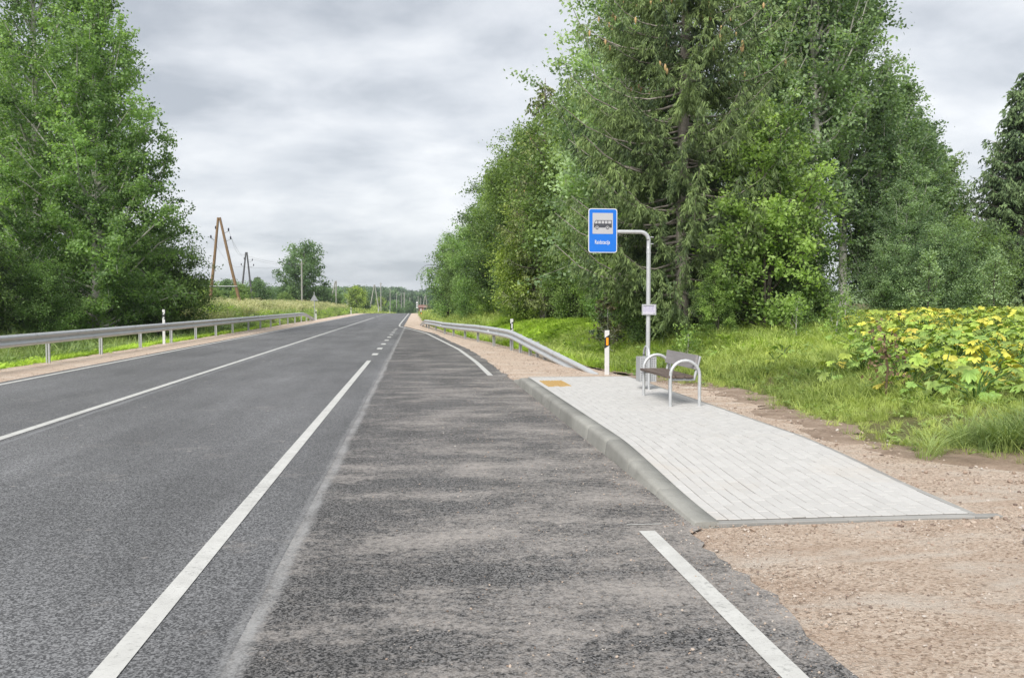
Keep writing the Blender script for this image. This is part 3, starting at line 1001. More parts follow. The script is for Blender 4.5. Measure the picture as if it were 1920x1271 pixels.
def build_bin():
    x, ya, yb, zt = 3.86, 14.38, 14.72, 0.16
    root = empty('litter_bin', (x, ya, zt), 'perforated galvanised litter bin hung in a narrow hoop beside the timetable pole', 'litter bin')
    w = yb - ya
    pts = [(0, 0, -0.02), (0, 0, 0.3), (0, 0, 0.55)]
    for a in np.linspace(180, 0, 11):
        pts.append((0, w / 2 + w / 2 * math.cos(rad(a)), 0.55 + w / 2 * math.sin(rad(a))))
    pts += [(0, w, 0.55), (0, w, 0.3), (0, w, -0.02)]
    MB().tube(pts, 0.021, 10).build('hoop', M['galv'], root)
    mb = MB()
    xa, xb, y0, y1, z0, z1, t = -0.145, 0.135, 0.03, w - 0.03, 0.13, 0.545, 0.004
    mb.box(xa, y0, z0, xb, y0 + t, z1); mb.box(xa, y1 - t, z0, xb, y1, z1); mb.box(xa, y0 + t, z0, xa + t, y1 - t, z1); mb.box(xb - t, y0 + t, z0, xb, y1 - t, z1)
    mb.box(xa + t, y0 + t, z0, xb - t, y1 - t, z0 + t)
    mb.build('bin_body', M['galv_dull'], root)
    mb = MB()
    for i in range(7):
        for j in range(10):
            px, pz = xa + 0.03 + i * 0.036, z0 + 0.03 + j * 0.039
            an = np.linspace(0, 2 * math.pi, 6, endpoint=False)
            V = [(px + 0.0085 * math.cos(q), y0 - 0.001, pz + 0.0085 * math.sin(q)) for q in an]
            mb.add(V, [(0, 1, 2, 3, 4, 5)])
    mb.build('perforations', M['black'], root)['kind'] = 'stuff'


def rrect(w, h, r, n=5):
    pts = []
    for cx, cy, a0 in ((w / 2 - r, h / 2 - r, 0), (-w / 2 + r, h / 2 - r, 90), (-w / 2 + r, -h / 2 + r, 180), (w / 2 - r, -h / 2 + r, 270)):
        for a in np.linspace(a0, a0 + 90, n):
            pts.append((cx + r * math.cos(rad(a)), cy + r * math.sin(rad(a))))
    return pts


def build_sign():
    x, y = 4.10, 15.35
    root = empty('bus_stop_sign', (x, y, 0.0), 'blue bus stop sign on a bent galvanised pole behind the bench', 'bus stop sign')
    zb, zc = 0.0, 2.87
    r = 0.038
    MB().tube([(0, 0, -0.1), (0, 0, 1.4), (0, 0, 2.58)], r, 14).build('pole', M['galv'], root)
    pts = [(0, 0, 2.50), (0, 0, 2.72)]
    for a in np.linspace(0, 90, 8):
        pts.append((-0.15 + 0.15 * math.cos(rad(a)), 0, 2.72 + 0.15 * math.sin(rad(a))))
    pts += [(-0.4, 0, 2.87), (-0.95, 0, 2.87)]
    MB().tube(pts, r * 1.06 - 0.006, 14).build('arm', M['galv'], root)
    for z in (2.66, 2.78):
        MB().tube([(0.03, 0, z), (0.085, 0, z)], 0.009, 6).build('bolt', M['galv'], root)
    MB().tube([(0, 0, 2.485), (0, 0, 2.515)], r + 0.004, 14).build('collar', M['galv'], root)
    # plate, its centre left of the pole
    cx, cz, w, h = -0.842, 2.883, 0.515, 0.775
    yb = -0.042
    ctr = np.array([cx, yb, cz])
    mb = MB(); mb.prism(rrect(w, h, 0.045), -0.012, 0.0)
    plate = mb.build('sign_plate', M['sign_white'], root, tuple(ctr))
    mb = MB(); mb.prism(rrect(w - 0.028, h - 0.028, 0.036), -0.0015, 0.0)
    face = mb.build('sign_face', M['sign_blue'], plate, (0, -0.0125, 0))
    mb = MB(); mb.prism(rrect(0.365, 0.365, 0.004, 2), -0.0015, 0.0); mb.build('pictogram_panel', M['sign_panel'], plate, (-0.002, -0.0145, 0.126))
    # bus pictogram, nose to the left
    mb = MB()
    yy0, yy1 = -0.0015, 0.0
    W = 0.32
    def q(poly): mb.prism(poly[::-1], yy0, yy1)
    # lower body
    q([(-W / 2, -0.065), (W / 2, -0.065), (W / 2, 0.005), (-W / 2, 0.005)][::-1])
    # roof bar and window pillars
    q([(-W / 2 + 0.028, 0.055), (W / 2, 0.055), (W / 2, 0.064), (-W / 2 + 0.034, 0.064)][::-1])
    q([(-W / 2, 0.0055), (-W / 2 + 0.010, 0.0055), (-W / 2 + 0.036, 0.0545), (-W / 2 + 0.026, 0.0545)][::-1])
    for px in (-0.090, -0.030, 0.030, 0.088):
        q([(px - 0.006, 0.0055), (px + 0.006, 0.0055), (px + 0.006, 0.0545), (px - 0.006, 0.0545)][::-1])
    q([(W / 2 - 0.011, 0.0055), (W / 2, 0.0055), (W / 2, 0.0545), (W / 2 - 0.011, 0.0545)][::-1])
    mb.build('bus_pictogram', M['ink'], plate, (0.0, -0.0165, 0.118))
    for px in (-0.105, 0.082):
        for rr, mt, dy, nm in ((0.033, M['sign_panel'], 0.0, 'wheel_arch'), (0.025, M['ink'], 0.0015, 'wheel_ring'), (0.014, M['sign_panel'], 0.003, 'wheel_hub')):
            an = np.linspace(0, 2 * math.pi, 20, endpoint=False)
            mb = MB(); mb.prism([(rr * math.cos(a), rr * math.sin(a)) for a in an], -0.001, 0.0)
            mb.build(nm, mt, plate, (px, -0.0185 - dy, 0.118 - 0.068))
    cu = bpy.data.curves.new('stop_name', 'FONT')
    cu.body = 'Raidstacija'
    cu.size = 0.098
    cu.extrude = 0.0006
    cu.offset = 0.0012
    cu.align_x = 'CENTER'
    cu.align_y = 'CENTER'
    cu.space_character = 1.04
    cu.materials.append(M['sign_white'])
    tmp = bpy.data.objects.new('lettering', cu)
    COL.objects.link(tmp)
    bpy.context.view_layer.update()
    me = bpy.data.meshes.new_from_object(tmp.evaluated_get(bpy.context.evaluated_depsgraph_get()))
    bpy.data.objects.remove(tmp)
    tx = link_mesh('stop_name', me, plate)
    tx.location = (-0.008, -0.016, -0.205)
    tx.rotation_euler = (rad(90), 0, 0)
    tx.scale = (0.63, 1.0, 1.0)
    for z in (-0.24, 0.0):
        mb = MB(); mb.box(-0.15, 0.0, z - 0.02, 0.15, 0.02, z + 0.02); mb.build('mounting_rail', M['galv_dull'], plate)
    # timetable clamped on the pole
    tt = empty('timetable', (x, y - 0.045, 1.495), 'small white timetable board with fine print clamped on the galvanised pole', 'timetable')
    mb = MB(); mb.box(-0.13, -0.012, -0.095, 0.13, 0.0, 0.095); mb.build('board', M['galv_dull'], tt)
    mb = MB(); mb.box(-0.112, -0.0145, -0.078, 0.112, -0.0125, 0.078); mb.build('sheet', M['sheet'], tt)
    mb = MB(); mb.box(-0.105, -0.0165, 0.058, 0.09, -0.0150, 0.068); mb.build('heading', M['ink'], tt)
    mb = MB(); mb.box(0.08, -0.0165, -0.073, 0.1, -0.0150, -0.066); mb.build('logo_mark', M['ink'], tt)
    mb = MB(); r_ = random.Random(9)
    for i in range(9):
        for c_ in range(8):
            if r_.random() < 0.8:
                xa = -0.104 + c_ * 0.026
                mb.box(xa, -0.0163, 0.045 - i * 0.0112, xa + r_.uniform(0.010, 0.021), -0.0150, 0.050 - i * 0.0112)
    mb.build('print', M['ink_violet'], tt)['kind'] = 'stuff'


def delineator(x, y, z, label, kind='amber', h=1.0, rz=0.0, detail=True, side=1):
    root = empty('delineator_post', (x, y, z), label, 'delineator post', 'delineator posts along the road', rz)
    w, d = 0.11, 0.055
    prof = [(-w / 2, -0.012), (-w / 2 + 0.012, -0.028), (w / 2 - 0.012, -0.028), (w / 2, -0.012), (0.02, 0.028), (-0.02, 0.028)]
    mb = MB(); mb.prism(prof, -0.25, h, 'z'); mb.build('post_body', M['white_plastic'], root)
    if kind == 'plain':
        return root
    o = 0.0022
    s = side
    # slanting black band, wrapped a hair proud of the body
    zl, zh = h - 0.37, h - 0.13
    k = 0.075 * s
    mb = MB()
    e = [(-w / 2 - o, -0.011), (-w / 2 + 0.012 - o * .5, -0.028 - o), (w / 2 - 0.012 + o * .5, -0.028 - o), (w / 2 + o, -0.011), (0.02 + o, 0.028 + o), (-0.02 - o, 0.028 + o)]
    V = []
    for lo in (True, False):
        for (px, py) in e:
            V.append((px, py, (zl if lo else zh) + k * px / w * 1.0))
    mb.add(V, [(i, (i + 1) % 6, 6 + (i + 1) % 6, 6 + i) for i in range(6)])
    mb.add(V, [(0, 5, 4, 3, 2, 1), (6, 7, 8, 9, 10, 11)])
    mb.build('black_band', M['black'], root)
    zc = 0.5 * (zl + zh)
    yf = -0.028 - o - 0.001
    if kind == 'amber':
        mb = MB(); mb.box(-0.026, yf - 0.004, zc - 0.085, 0.026, yf, zc + 0.085); mb.build('reflector', M['amber'], root)
    elif kind == 'white':
        mb = MB(); mb.box(-0.024, yf - 0.004, zc - 0.085, 0.024, yf, zc + 0.085); mb.build('reflector', M['white_reflector'], root)
    else:
        for dz in (0.075, -0.075):
            an = np.linspace(0, 2 * math.pi, 14, endpoint=False)
            mb = MB(); mb.prism([(0.03 * math.cos(a), zc + dz + 0.03 * math.sin(a)) for a in an], yf - 0.004, yf); mb.build('reflector', M['white_reflector'], root)
    return root


build_bench(); build_bin(); build_sign()
delineator(4.26, 19.5, 0.0, 'white post with a bold amber reflector on the gravel beside the platform', 'amber')
delineator(3.36, 31.2, -0.1, 'white post with a black band and a white bar reflector standing behind the short guardrail', 'white', 1.16)
delineator(-9.99, 36.2, -0.05, 'white post with two round white reflectors rising behind the long guardrail', 'dots', 1.42, side=-1)
delineator(-9.75, 87.0, -0.05, 'white post at the end of the long guardrail beside the triangular sign', 'dots', 1.05, side=-1)
delineator(-9.85, 134.0, -0.02, 'lone white post against the tall grass bank beyond the long guardrail', 'dots', 1.05, side=-1)
for i, (x, y, lab) in enumerate((
        (-9.4, 217, 'small white post at the road crest, leftmost of the far row'),
        (-9.3, 306, 'small white post at the road crest, second of the far row'),
        (-9.2, 420, 'tiny white post in the far row by the field, first of a close trio'),
        (-9.2, 486, 'tiny white post in the far row by the field, middle of a close trio'),
        (-9.2, 570, 'tiny white post in the far row by the field, last of a close trio'))):
    zz = 1.6 - (587.0 - 569) / 1650 * y
    delineator(x, y, zz - 0.05, lab, 'plain', 0.78 + 0.0022 * y)
delineator(0.50, 112, -0.03, 'white post on the gravel verge beyond the short guardrail', 'plain', 1.0)


def small_signs():
    t = empty('triangular_sign', (-9.62, 84.5, -0.05), 'grey back of a triangular road sign where the long guardrail ends', 'road sign')
    MB().tube([(0, 0, -0.1), (0, 0, 2.75)], 0.034, 8).build('post', M['galv'], t)
    mb = MB(); mb.prism([(-0.37, 0), (0.37, 0), (0.0, 0.63)], -0.006, 0.006); mb.build('sign_plate', M['sign_back'], t, (0, -0.045, 1.92))
    mb = MB(); mb.box(-0.2, -0.03, 2.1, 0.2, -0.02, 2.14); mb.build('bracket', M['galv'], t)
    b = empty('marker_board', (0.52, 109, -0.03), 'small brown and yellow marker board low on the gravel verge', 'marker')
    mb = MB(); mb.box(-0.17, -0.01, 0.05, 0.17, 0.01, 0.62); mb.build('board', M['black'], b)
    mb = MB(); mb.box(-0.06, -0.016, 0.12, 0.06, -0.011, 0.52); mb.build('reflector', M['amber'], b)
    MB().tube([(0, 0.03, -0.2), (0, 0.03, 0.6)], 0.02, 6).build('post', M['galv'], b)
    w = empty('road_sign', (0.0, 190, -0.5), 'pale stacked road signs on one post far down the road', 'road sign')
    MB().tube([(0, 0, -0.3), (0, 0, 2.9)], 0.04, 8).build('post', M['galv_dull'], w)
    for z, r in ((2.3, 0.2), (1.8, 0.16), (1.3, 0.18)):
        an = np.linspace(0, 2 * math.pi, 14, endpoint=False)
        mb = MB(); mb.prism([(r * math.cos(a), z + r * math.sin(a)) for a in an], -0.06, -0.045); mb.build('sign_plate', M['sign_white'], w)


small_signs()

# ------------------------------------------------------------------ poles and wires
def a_frame(loc, top, feet, r, mat, label, bar=None, insul=True, group='timber power line poles'):
    root = empty('utility_pole', loc, label, 'utility pole', group)
    L0 = np.array(loc)
    for k, f in enumerate(feet):
        MB().tube([np.array(f) - L0, (np.array(f) * 0.5 + np.array(top) * 0.5) - L0, np.array(top) + np.array([(-0.5 + k) * r * 1.1, 0, 0]) - L0], [r * 1.15, r, r * 0.8], 10).build('pole_leg', mat, root)
    if bar is not None:
        t = bar
        a = np.array(feet[0]) * (1 - t) + np.array(top) * t; b = np.array(feet[1]) * (1 - t) + np.array(top) * t
        MB().tube([a - L0 - np.array([0.15, 0.2, 0]), b - L0 + np.array([0.15, -0.2, 0])], 0.05, 6).build('cross_bar', M['galv_dull'], root)
    if insul:
        for dx, dz in ((0.95, -1.3), (1.15, -2.15), (-0.85, -2.05), (-0.35, -1.1)):
            p = np.array(top) + np.array([dx, 0, dz]) - L0
            q = np.array(top) + np.array([dx * 0.35, 0, dz - 0.3]) - L0
            h = empty('insulator', tuple(p)); h.parent = root
            MB().tube([(0, 0, -0.1), (0, 0, 0.05), (0, 0, 0.22)], [0.06, 0.09, 0.06], 8).build('cap', M['insulator'], h)
            MB().tube([q - p, (q + p) / 2 - p - np.array([0, 0, 0.12]), (0, 0, -0.1)], 0.025, 5).build('hook', M['wire'], h)
    return root


def at(x, y, z): return (x, y, z)


a_frame((-20.0, 95, 0.9), (-20.5, 95, 10.57), [(-21.65, 95, 0.9), (-18.3, 95, 0.9)], 0.15, M['pole_brown'], 'big brown A-frame utility pole rising from the shrubs by the long guardrail', 0.26)
a_frame((-28.1, 150, 0.9), (-28.04, 150, 10.1), [(-29.25, 150, 0.9), (-27.0, 150, 0.9)], 0.15, M['pole_dark'], 'dark weathered A-frame utility pole behind the big brown one', None)
a_frame((-20.2, 220, 0.4), (-19.8, 220, 7.15), [(-21.6, 220, 0.3), (-19.75, 220, 0.3)], 0.19, M['pole_grey'], 'grey strutted utility pole between the wide tree and the yellow-green tree', None, False)
a_frame((-14.3, 300, 0.2), (-14.2, 300, 7.95), [(-15.9, 300, -0.7), (-12.7, 300, -0.7)], 0.20, M['pole_grey'], 'pale A-frame utility pole on the green field edge', None, False)
a_frame((3.1, 330, 0.0), (3.1, 330, 4.95), [(1.9, 330, -1), (4.0, 330, -1)], 0.16, M['pole_grey'], 'pale A-frame pole near the red brick ruin', None, False)
for (x, y, z0, z1, r, lab) in (
        (-22.9, 180, 0.8, 10.06, 0.19, 'tall single grey pole in front of the wide spreading tree'),
        (-12.9, 320, -0.5, 9.2, 0.20, 'tall single pole beside the pale A-frame on the field'),
        (-10.8, 360, 0.0, 7.7, 0.17, 'single thin pole before the far wood, next after the tall one'),
        (-9.15, 400, 0.0, 6.3, 0.16, 'short thin pole before the far wood in front of the round willow'),
        (-7.35, 420, 0.0, 6.75, 0.17, 'thin pole before the far wood just past the round willow'),
        (-6.4, 450, 0.0, 7.4, 0.30, 'pale paired-looking pole before the far wood near the road end'),
        (-3.83, 480, 0.0, 4.9, 0.24, 'low pale pole before the far wood above the road end'),
        (0.5, 380, 0.0, 4.9, 0.14, 'thin pole before the far wood beside the pale road signs'),
        (1.8, 420, 0.0, 4.5, 0.16, 'thin leaning pole before the far wood short of the ruin')):
    root = empty('utility_pole', (x, y, z0), lab, 'utility pole', 'timber power line poles')
    MB().tube([(0, 0, -0.5), (0, 0, (z1 - z0) * 0.5), (0, 0, z1 - z0)], [r, r * 0.9, r * 0.75], 8).build('pole_shaft', M['pole_grey'], root)
    MB().tube([(-0.5, 0, z1 - z0 - 0.5), (0.5, 0, z1 - z0 - 0.5)], 0.06, 5).build('cross_bar', M['pole_grey'], root)


def wires():
    n1 = (-20.5, 95, 10.57); n2 = (-28.04, 150, 10.1); n3 = (-22.9, 180, 9.8)
    k = 0
    offs = [((1.15, -1.95), (0.9, -1.1)), ((0.95, -1.1), (-0.8, -0.3)), ((-0.85, -1.85), (-1.3, -2.4))]
    nm = ['upper', 'middle', 'lower']
    for (a, b) in offs:
        p = np.array([n1[0] + a[0], n1[1], n1[2] + a[1]]); q = np.array([n2[0] + b[0], n2[1], n2[2] + b[1]])
        t = np.linspace(0, 1, 17)[:, None]
        pts = p * (1 - t) + q * t; pts[:, 2] -= 4 * 1.0 * (t * (1 - t))[:, 0]
        o = MB().tube(pts, 0.012, 4, False).build('overhead_wire', M['wire'])
        tag(o, f'{nm[k]} thin overhead wire sagging between the brown and the dark A-frame poles', 'wire', 'overhead wires')
        p2 = np.array([n3[0] + (k - 1) * 0.5, n3[1], n3[2] - 0.3])
        pts = q * (1 - t) + p2 * t; pts[:, 2] -= 4 * 0.5 * (t * (1 - t))[:, 0]
        o = MB().tube(pts, 0.014, 4, False).build('overhead_wire', M['wire'])
        tag(o, f'{nm[k]} thin overhead wire running from the dark A-frame pole to the single grey pole', 'wire', 'overhead wires')
        k += 1


wires()

# ------------------------------------------------------------------ far houses
def house(name, loc, label, w, d, h, roof_h, wall, roof, chimney=None, rotz=0.0, wins=2, cat='house'):
    root = empty(name, loc, label, cat, None, rotz)
    mb = MB(); mb.box(-w / 2, -d / 2, -0.5, w / 2, d / 2, h); mb.build('wall', wall, root)
    o = 0.35
    mb = MB()
    V = [(-w / 2 - o, -d / 2 - o, h - 0.15), (w / 2 + o, -d / 2 - o, h - 0.15), (w / 2 + o, d / 2 + o, h - 0.15), (-w / 2 - o, d / 2 + o, h - 0.15), (-w / 2 - o, 0, h + roof_h), (w / 2 + o, 0, h + roof_h)]
    mb.add(V, [(0, 1, 5, 4), (2, 3, 4, 5)]); mb.add(V, [(0, 4, 3), (1, 2, 5)]); mb.add(V, [(0, 3, 2, 1)])
    rf = mb.build('roof', roof, root)
    if chimney is not None:
        mb = MB(); mb.box(chimney - 0.35, -0.35, h + roof_h - 0.6, chimney + 0.35, 0.35, h + roof_h + 0.7); mb.build('chimney', M['brick'], rf)
    for k in range(wins):
        x = -w / 2 + w * (k + 0.5) / wins
        mb = MB(); mb.box(x - 0.45, -d / 2 - 0.03, 0.9, x + 0.45, -d / 2 - 0.004, 2.0); fr = mb.build('window', M['white_plastic'], root)
        mb = MB(); mb.box(x - 0.38, -d / 2 - 0.045, 0.97, x + 0.38, -d / 2 - 0.033, 1.93); mb.build('pane', M['pane'], fr)


house('farmhouse', (-42.6, 190, 0.2), 'low farmhouse with a weathered pinkish roof and brick chimney behind the brown A-frame pole', 6.0, 6.0, 2.3, 1.6, M['wall_dark'], M['roof_red'], -1.6, 0.1)
house('cottage', (-27.0, 350, 0.0), 'pale cottage half hidden behind the yellow-green tree on the field', 6.5, 6, 1.9, 1.5, M['wall_pale'], M['roof_grey'], None, 0.2)
house('brick_shed', (2.9, 300, -1.5), 'ruined red brick shed at the end of the tree row', 4.2, 4, 1.9, 0.8, M['brick'], M['brick'], None, -0.1, 1, 'shed')
house('grey_shed', (2.3, 330, -2.2), 'low bluish grey shed roof between the pale road signs and the brick ruin', 1.6, 3, 1.9, 0.7, M['sign_back'], M['sign_back'], None, 0.0, 1, 'shed')


# ------------------------------------------------------------------ trees
def leaf_quads(mb, P, size, up=0.8, droop=0.0, tone=None, aspect=0.62, rg=rng, fold=0.0, axis=None):
    """one rhombic leaf per point"""
    n = len(P)
    nrm = unit(rg.normal(0, 1, (n, 3)) + np.array([0, 0, up]))
    a = rg.normal(0, 1, (n, 3)) if axis is None else axis + rg.normal(0, 0.5, (n, 3))
    a[:, 2] -= droop
    a = unit(a - nrm * np.sum(a * nrm, 1)[:, None])
    b = np.cross(nrm, a)
    s = (size * rg.uniform(0.7, 1.3, n))[:, None]
    p0 = P - a * s * 0.5
    p2 = P + a * s * 0.5
    p1 = P + b * s * aspect * 0.5 - a * s * 0.06
    p3 = P - b * s * aspect * 0.5 - a * s * 0.06
    V = np.stack([p0, p1, p2, p3], 1).reshape(-1, 3)
    q = np.arange(n * 4).reshape(-1, 4)
    tn = np.full(n, 0.5) if tone is None else tone
    mb.add(V, q, False, 0, np.repeat(tn, 4))


def broadleaf(seed, prof, trunk_r, n_limbs, subs, per_m, leaf, rise=(25, 60), base=0.05, spread=0.22, curve=0.25, droop=0.3, lean=(0, 0), sublen=0.34, weep=0.0, wig=0.25, multi=0):
    """prof: [(height, crown radius)]; returns trunk and crown builders"""
    rg = np.random.default_rng(seed)
    hs = np.array([p[0] for p in prof], float); rs = np.array([p[1] for p in prof], float)
    H = hs[-1]
    tr = MB(); cr = MB()
    nt = 9
    tz = np.linspace(-0.3, H * 0.985, nt)
    tx = np.cumsum(rg.normal(0, wig * 0.35, nt)) * np.linspace(0, 1, nt) + lean[0] * tz / H
    ty = np.cumsum(rg.normal(0, wig * 0.35, nt)) * np.linspace(0, 1, nt) + lean[1] * tz / H
    tpath = np.stack([tx, ty, tz], -1)
    tr.tube(tpath, trunk_r * (1 - np.linspace(0, 1, nt)) ** 0.75 + 0.012, 10)
    for k in range(multi):
        az = rg.uniform(0, 6.28); dd = np.array([math.cos(az), math.sin(az), 0])
        hh = H * rg.uniform(0.5, 0.8)
        z = np.linspace(-0.3, hh, 6)[:, None]
        tr.tube(dd * (0.25 + 0.10 * z) + np.array([0, 0, 1]) * z, trunk_r * 0.6 * (1 - np.linspace(0, 0.9, 6)), 7)
    hb = hs[0]
    zz = hb + (H - hb) * (np.linspace(0, 1, n_limbs) ** 0.92) * 0.985
    az = np.arange(n_limbs) * 2.39996 + rg.normal(0, 0.35, n_limbs)
    for i in range(n_limbs):
        t = (zz[i] - hb) / (H - hb)
        R = float(np.interp(zz[i], hs, rs)) * rg.uniform(0.72, 1.14)
        if R < 0.12: R = 0.12
        el = rad(rise[0] + (rise[1] - rise[0]) * t + rg.normal(0, 7))
        d = np.array([math.cos(az[i]) * math.cos(el), math.sin(az[i]) * math.cos(el), math.sin(el)])
        L = R / max(0.35, math.cos(el))
        z0 = max(zz[i] - L * math.sin(el) * 0.75, hb * 0.6)
        p0 = np.array([np.interp(z0, tz, tx), np.interp(z0, tz, ty), z0])
        s = np.linspace(0, 1, 5)[:, None]
        pts = p0 + d * L * s + np.array([0, 0, 1]) * (curve * L * (s ** 2 - s * 0.6)) + rg.normal(0, 0.04 * L, (5, 3)) * s
        r0 = min(trunk_r * 0.42, 0.016 + 0.016 * L)
        tr.tube(pts, r0 * (1 - 0.85 * s[:, 0]), 5, False)
        ltone = rg.normal(0.5, 0.2)
        ns = max(3, int(subs * (0.5 + 0.5 * R / max(rs))))
        for j in range(ns):
            u = rg.uniform(0.22, 1.0) if j else 1.0
            b0 = np.array([np.interp(u, s[:, 0], pts[:, k]) for k in range(3)])
            dd = unit(d * 0.55 + rg.normal(0, 0.62, 3) + np.array([0, 0, 0.15 - droop * 0.35]))
            sl = sublen * L * (1.15 - 0.55 * u) * rg.uniform(0.6, 1.2) + 0.22
            mid = b0 + dd * sl * 0.5 + np.array([0, 0, 0.04 * sl])
            b1 = b0 + dd * sl - np.array([0, 0, droop * 0.35 * sl])
            if sl > 0.35:
                tr.tube(np.stack([b0, mid, b1]), [0.011, 0.008, 0.004], 3, False)
            n = max(4, int(per_m * sl * rg.uniform(0.7, 1.3)))
            q = rg.uniform(0.1, 1.1, n)[:, None]
            P = b0 * (1 - q) + b1 * q + rg.normal(0, 1, (n, 3)) * np.array([1, 1, 0.7]) * spread * (0.5 + 0.6 * q)
            if weep:
                P[:, 2] -= rg.uniform(0, weep, n) * q[:, 0]
            tn = np.clip(ltone + rg.normal(0, 0.08) + rg.normal(0, 0.14, n), 0, 1)
            leaf_quads(cr, P, leaf, 0.7, droop, tn, rg=rg)
    return tr, cr


def conifer(seed, H, prof, trunk_r, whorl=0.42, per=6, twig=0.42, step=0.085, droop=0.9, base=0.6, bare=0.0, sag=0.25, tipup=0.18, cones=0, width=0.055, fine=2, wild=0.15, needle=0.2):
    rg = np.random.default_rng(seed)
    hs = np.array([p[0] for p in prof], float); rs = np.array([p[1] for p in prof], float)
    tr = MB(); cr = MB(); cn = MB()
    z = np.linspace(-0.3, H, 10)
    tx = np.cumsum(rg.normal(0, 0.03, 10)); ty = np.cumsum(rg.normal(0, 0.03, 10))
    tr.tube(np.stack([tx, ty, z], -1), trunk_r * (1 - z / H).clip(0, 1) ** 0.8 + 0.015, 12)
    zz = base
    P_, A_, S_, T_ = [], [], [], []
    while zz < H - 0.15:
        k = per if zz < H * 0.9 else 4
        a0 = rg.uniform(0, 6.28)
        for j in range(k):
            az = a0 + j * 2 * math.pi / k + rg.normal(0, 0.25)
            zb = zz + rg.uniform(-0.15, 0.15)
            R = float(np.interp(zb, hs, rs)) * rg.uniform(0.85 - wild, 1.05 + wild * 0.6)
            if R < 0.15: R = 0.15
            h = np.array([math.cos(az), math.sin(az), 0])
            side = np.array([-h[1], h[0], 0])
            t = zb / H
            sg = (sag * (1.25 - t) if t < 0.85 else -0.35) + rg.normal(0, wild * 0.18)
            s = np.linspace(0, 1, 6)
            px = np.interp(zb, z, tx); py = np.interp(zb, z, ty)
            pts = np.array([px, py, zb]) + h * (R * s)[:, None] + np.array([0, 0, 1]) * (R * (-sg * 2 * s * (1 - 0.45 * s) + (tipup + sg * 0.5) * s ** 3))[:, None] + side * (rg.normal(0, 0.06) * R * s ** 2)[:, None]
            tr.tube(pts, (0.012 + 0.010 * R) * (1 - 0.8 * s), 4, False)
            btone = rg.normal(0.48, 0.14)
            nsub = max(3, int(R / step))
            for q in range(nsub):
                u = 0.10 + bare * max(0, 1 - t * 1.3) + (0.93 - bare * max(0, 1 - t * 1.3)) * (q + rg.random()) / nsub
                u = min(u, 1.0)
                b0 = np.array([np.interp(u, s, pts[:, c]) for c in range(3)])
                sd = 1 if q % 2 else -1
                Ls = (twig + 0.26 * R * (1 - u)) * rg.uniform(0.5, 1.25)
                dv = unit(h * rg.uniform(0.5, 1.0) + side * sd * rg.uniform(0.2, 1.0) - np.array([0, 0, droop * rg.uniform(0.1, 0.75)]))
                ns = max(3, int(Ls / 0.05))
                w = np.linspace(0.05, 1, ns) + rg.normal(0, 0.04, ns)
                B_ = b0 + dv * (Ls * w)[:, None] - np.array([0, 0, 1]) * (droop * 0.30 * Ls * w ** 2)[:, None]
                P_.append(B_)
                A_.append(unit(dv * 0.8 + rg.normal(0, 0.55, (ns, 3)) - np.array([0, 0, 1]) * (droop * rg.uniform(0.2, 1.5, ns))[:, None]))
                S_.append(needle * rg.uniform(0.6, 1.3, ns))
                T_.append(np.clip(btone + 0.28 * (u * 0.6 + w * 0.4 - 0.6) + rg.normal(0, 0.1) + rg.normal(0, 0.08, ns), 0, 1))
            if cones and zb > H * 0.42 and rg.random() < cones:
                for c in range(rg.integers(1, 4)):
                    q = rg.uniform(0.55, 0.98)
                    b = np.array([np.interp(q, s, pts[:, c2]) for c2 in range(3)]) + rg.normal(0, 0.05, 3)
                    l = rg.uniform(0.15, 0.24)
                    cn.tube([b, b - [0, 0, 0.3 * l], b - [0, 0, 0.7 * l], b - [0, 0, l]], [0.014, 0.040, 0.036, 0.008], 6)
        zz += whorl * rg.uniform(0.75, 1.2) * (1 if zz < H * 0.75 else 0.75)
    B = np.vstack(P_); A = np.vstack(A_); S = np.concatenate(S_); T = np.concatenate(T_)
    n = len(B)
    for k in range(fine):
        d = unit(A + rg.normal(0, 0.28, (n, 3)))
        rl = unit(rg.normal(0, 1, (n, 3)))
        w = unit(np.cross(d, rl)) * (width * rg.uniform(0.6, 1.3, n))[:, None]
        L = (S * rg.uniform(0.55, 1.0, n))[:, None]
        st = B + d * L * (0.10 * k)
        bend = np.array([0, 0, -0.22]) * L
        m = st + d * L * 0.45
        e = st + d * L + bend
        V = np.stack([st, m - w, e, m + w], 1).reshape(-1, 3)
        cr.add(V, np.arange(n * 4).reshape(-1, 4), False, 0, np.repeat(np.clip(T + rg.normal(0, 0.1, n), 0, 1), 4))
    return tr, cr, cn


def plant_tree(name, x, y, label, cat, tr, cr, bark, leafmat, cn=None, rotz=0.0, group=None, dz=0.0, scale=1.0):
    root = empty(name, (x, y, hz(x, y) + dz), label, cat, group, rotz)
    root.scale = (scale, scale, scale)
    o = tr.build('trunk', bark, root)
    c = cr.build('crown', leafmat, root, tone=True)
    c['kind'] = 'stuff'
    if cn is not None and cn.n:
        cn.build('cones', M['cone'], root)['kind'] = 'stuff'
    return root


def again(src, x, y, label, scale=1.0, rotz=0.0, dz=0.0, zs=None, leafmat=None):
    r = copy_tree(src)
    r.location = (x, y, hz(x, y) + dz)
    r.rotation_euler = (0, 0, rotz)
    r.scale = (scale, scale, zs or scale)
    r['label'] = label
    if leafmat is not None:
        for ch in r.children:
            if ch.name.startswith('crown'):
                ch.material_slots[0].link = 'OBJECT'
                ch.material_slots[0].material = leafmat
    return r


_rc = {}


def recolour(me, mat):
    k = (me.name, mat.name)
    if k not in _rc:
        m2 = me.copy(); m2.materials[0] = mat; _rc[k] = m2
    return _rc[k]


BA, BD, BS = M['bark_aspen'], M['bark_dark'], M['bark_spruce']
G_L, G_R = 'tall trees on the guardrail side', 'tall trees behind the bus stop'

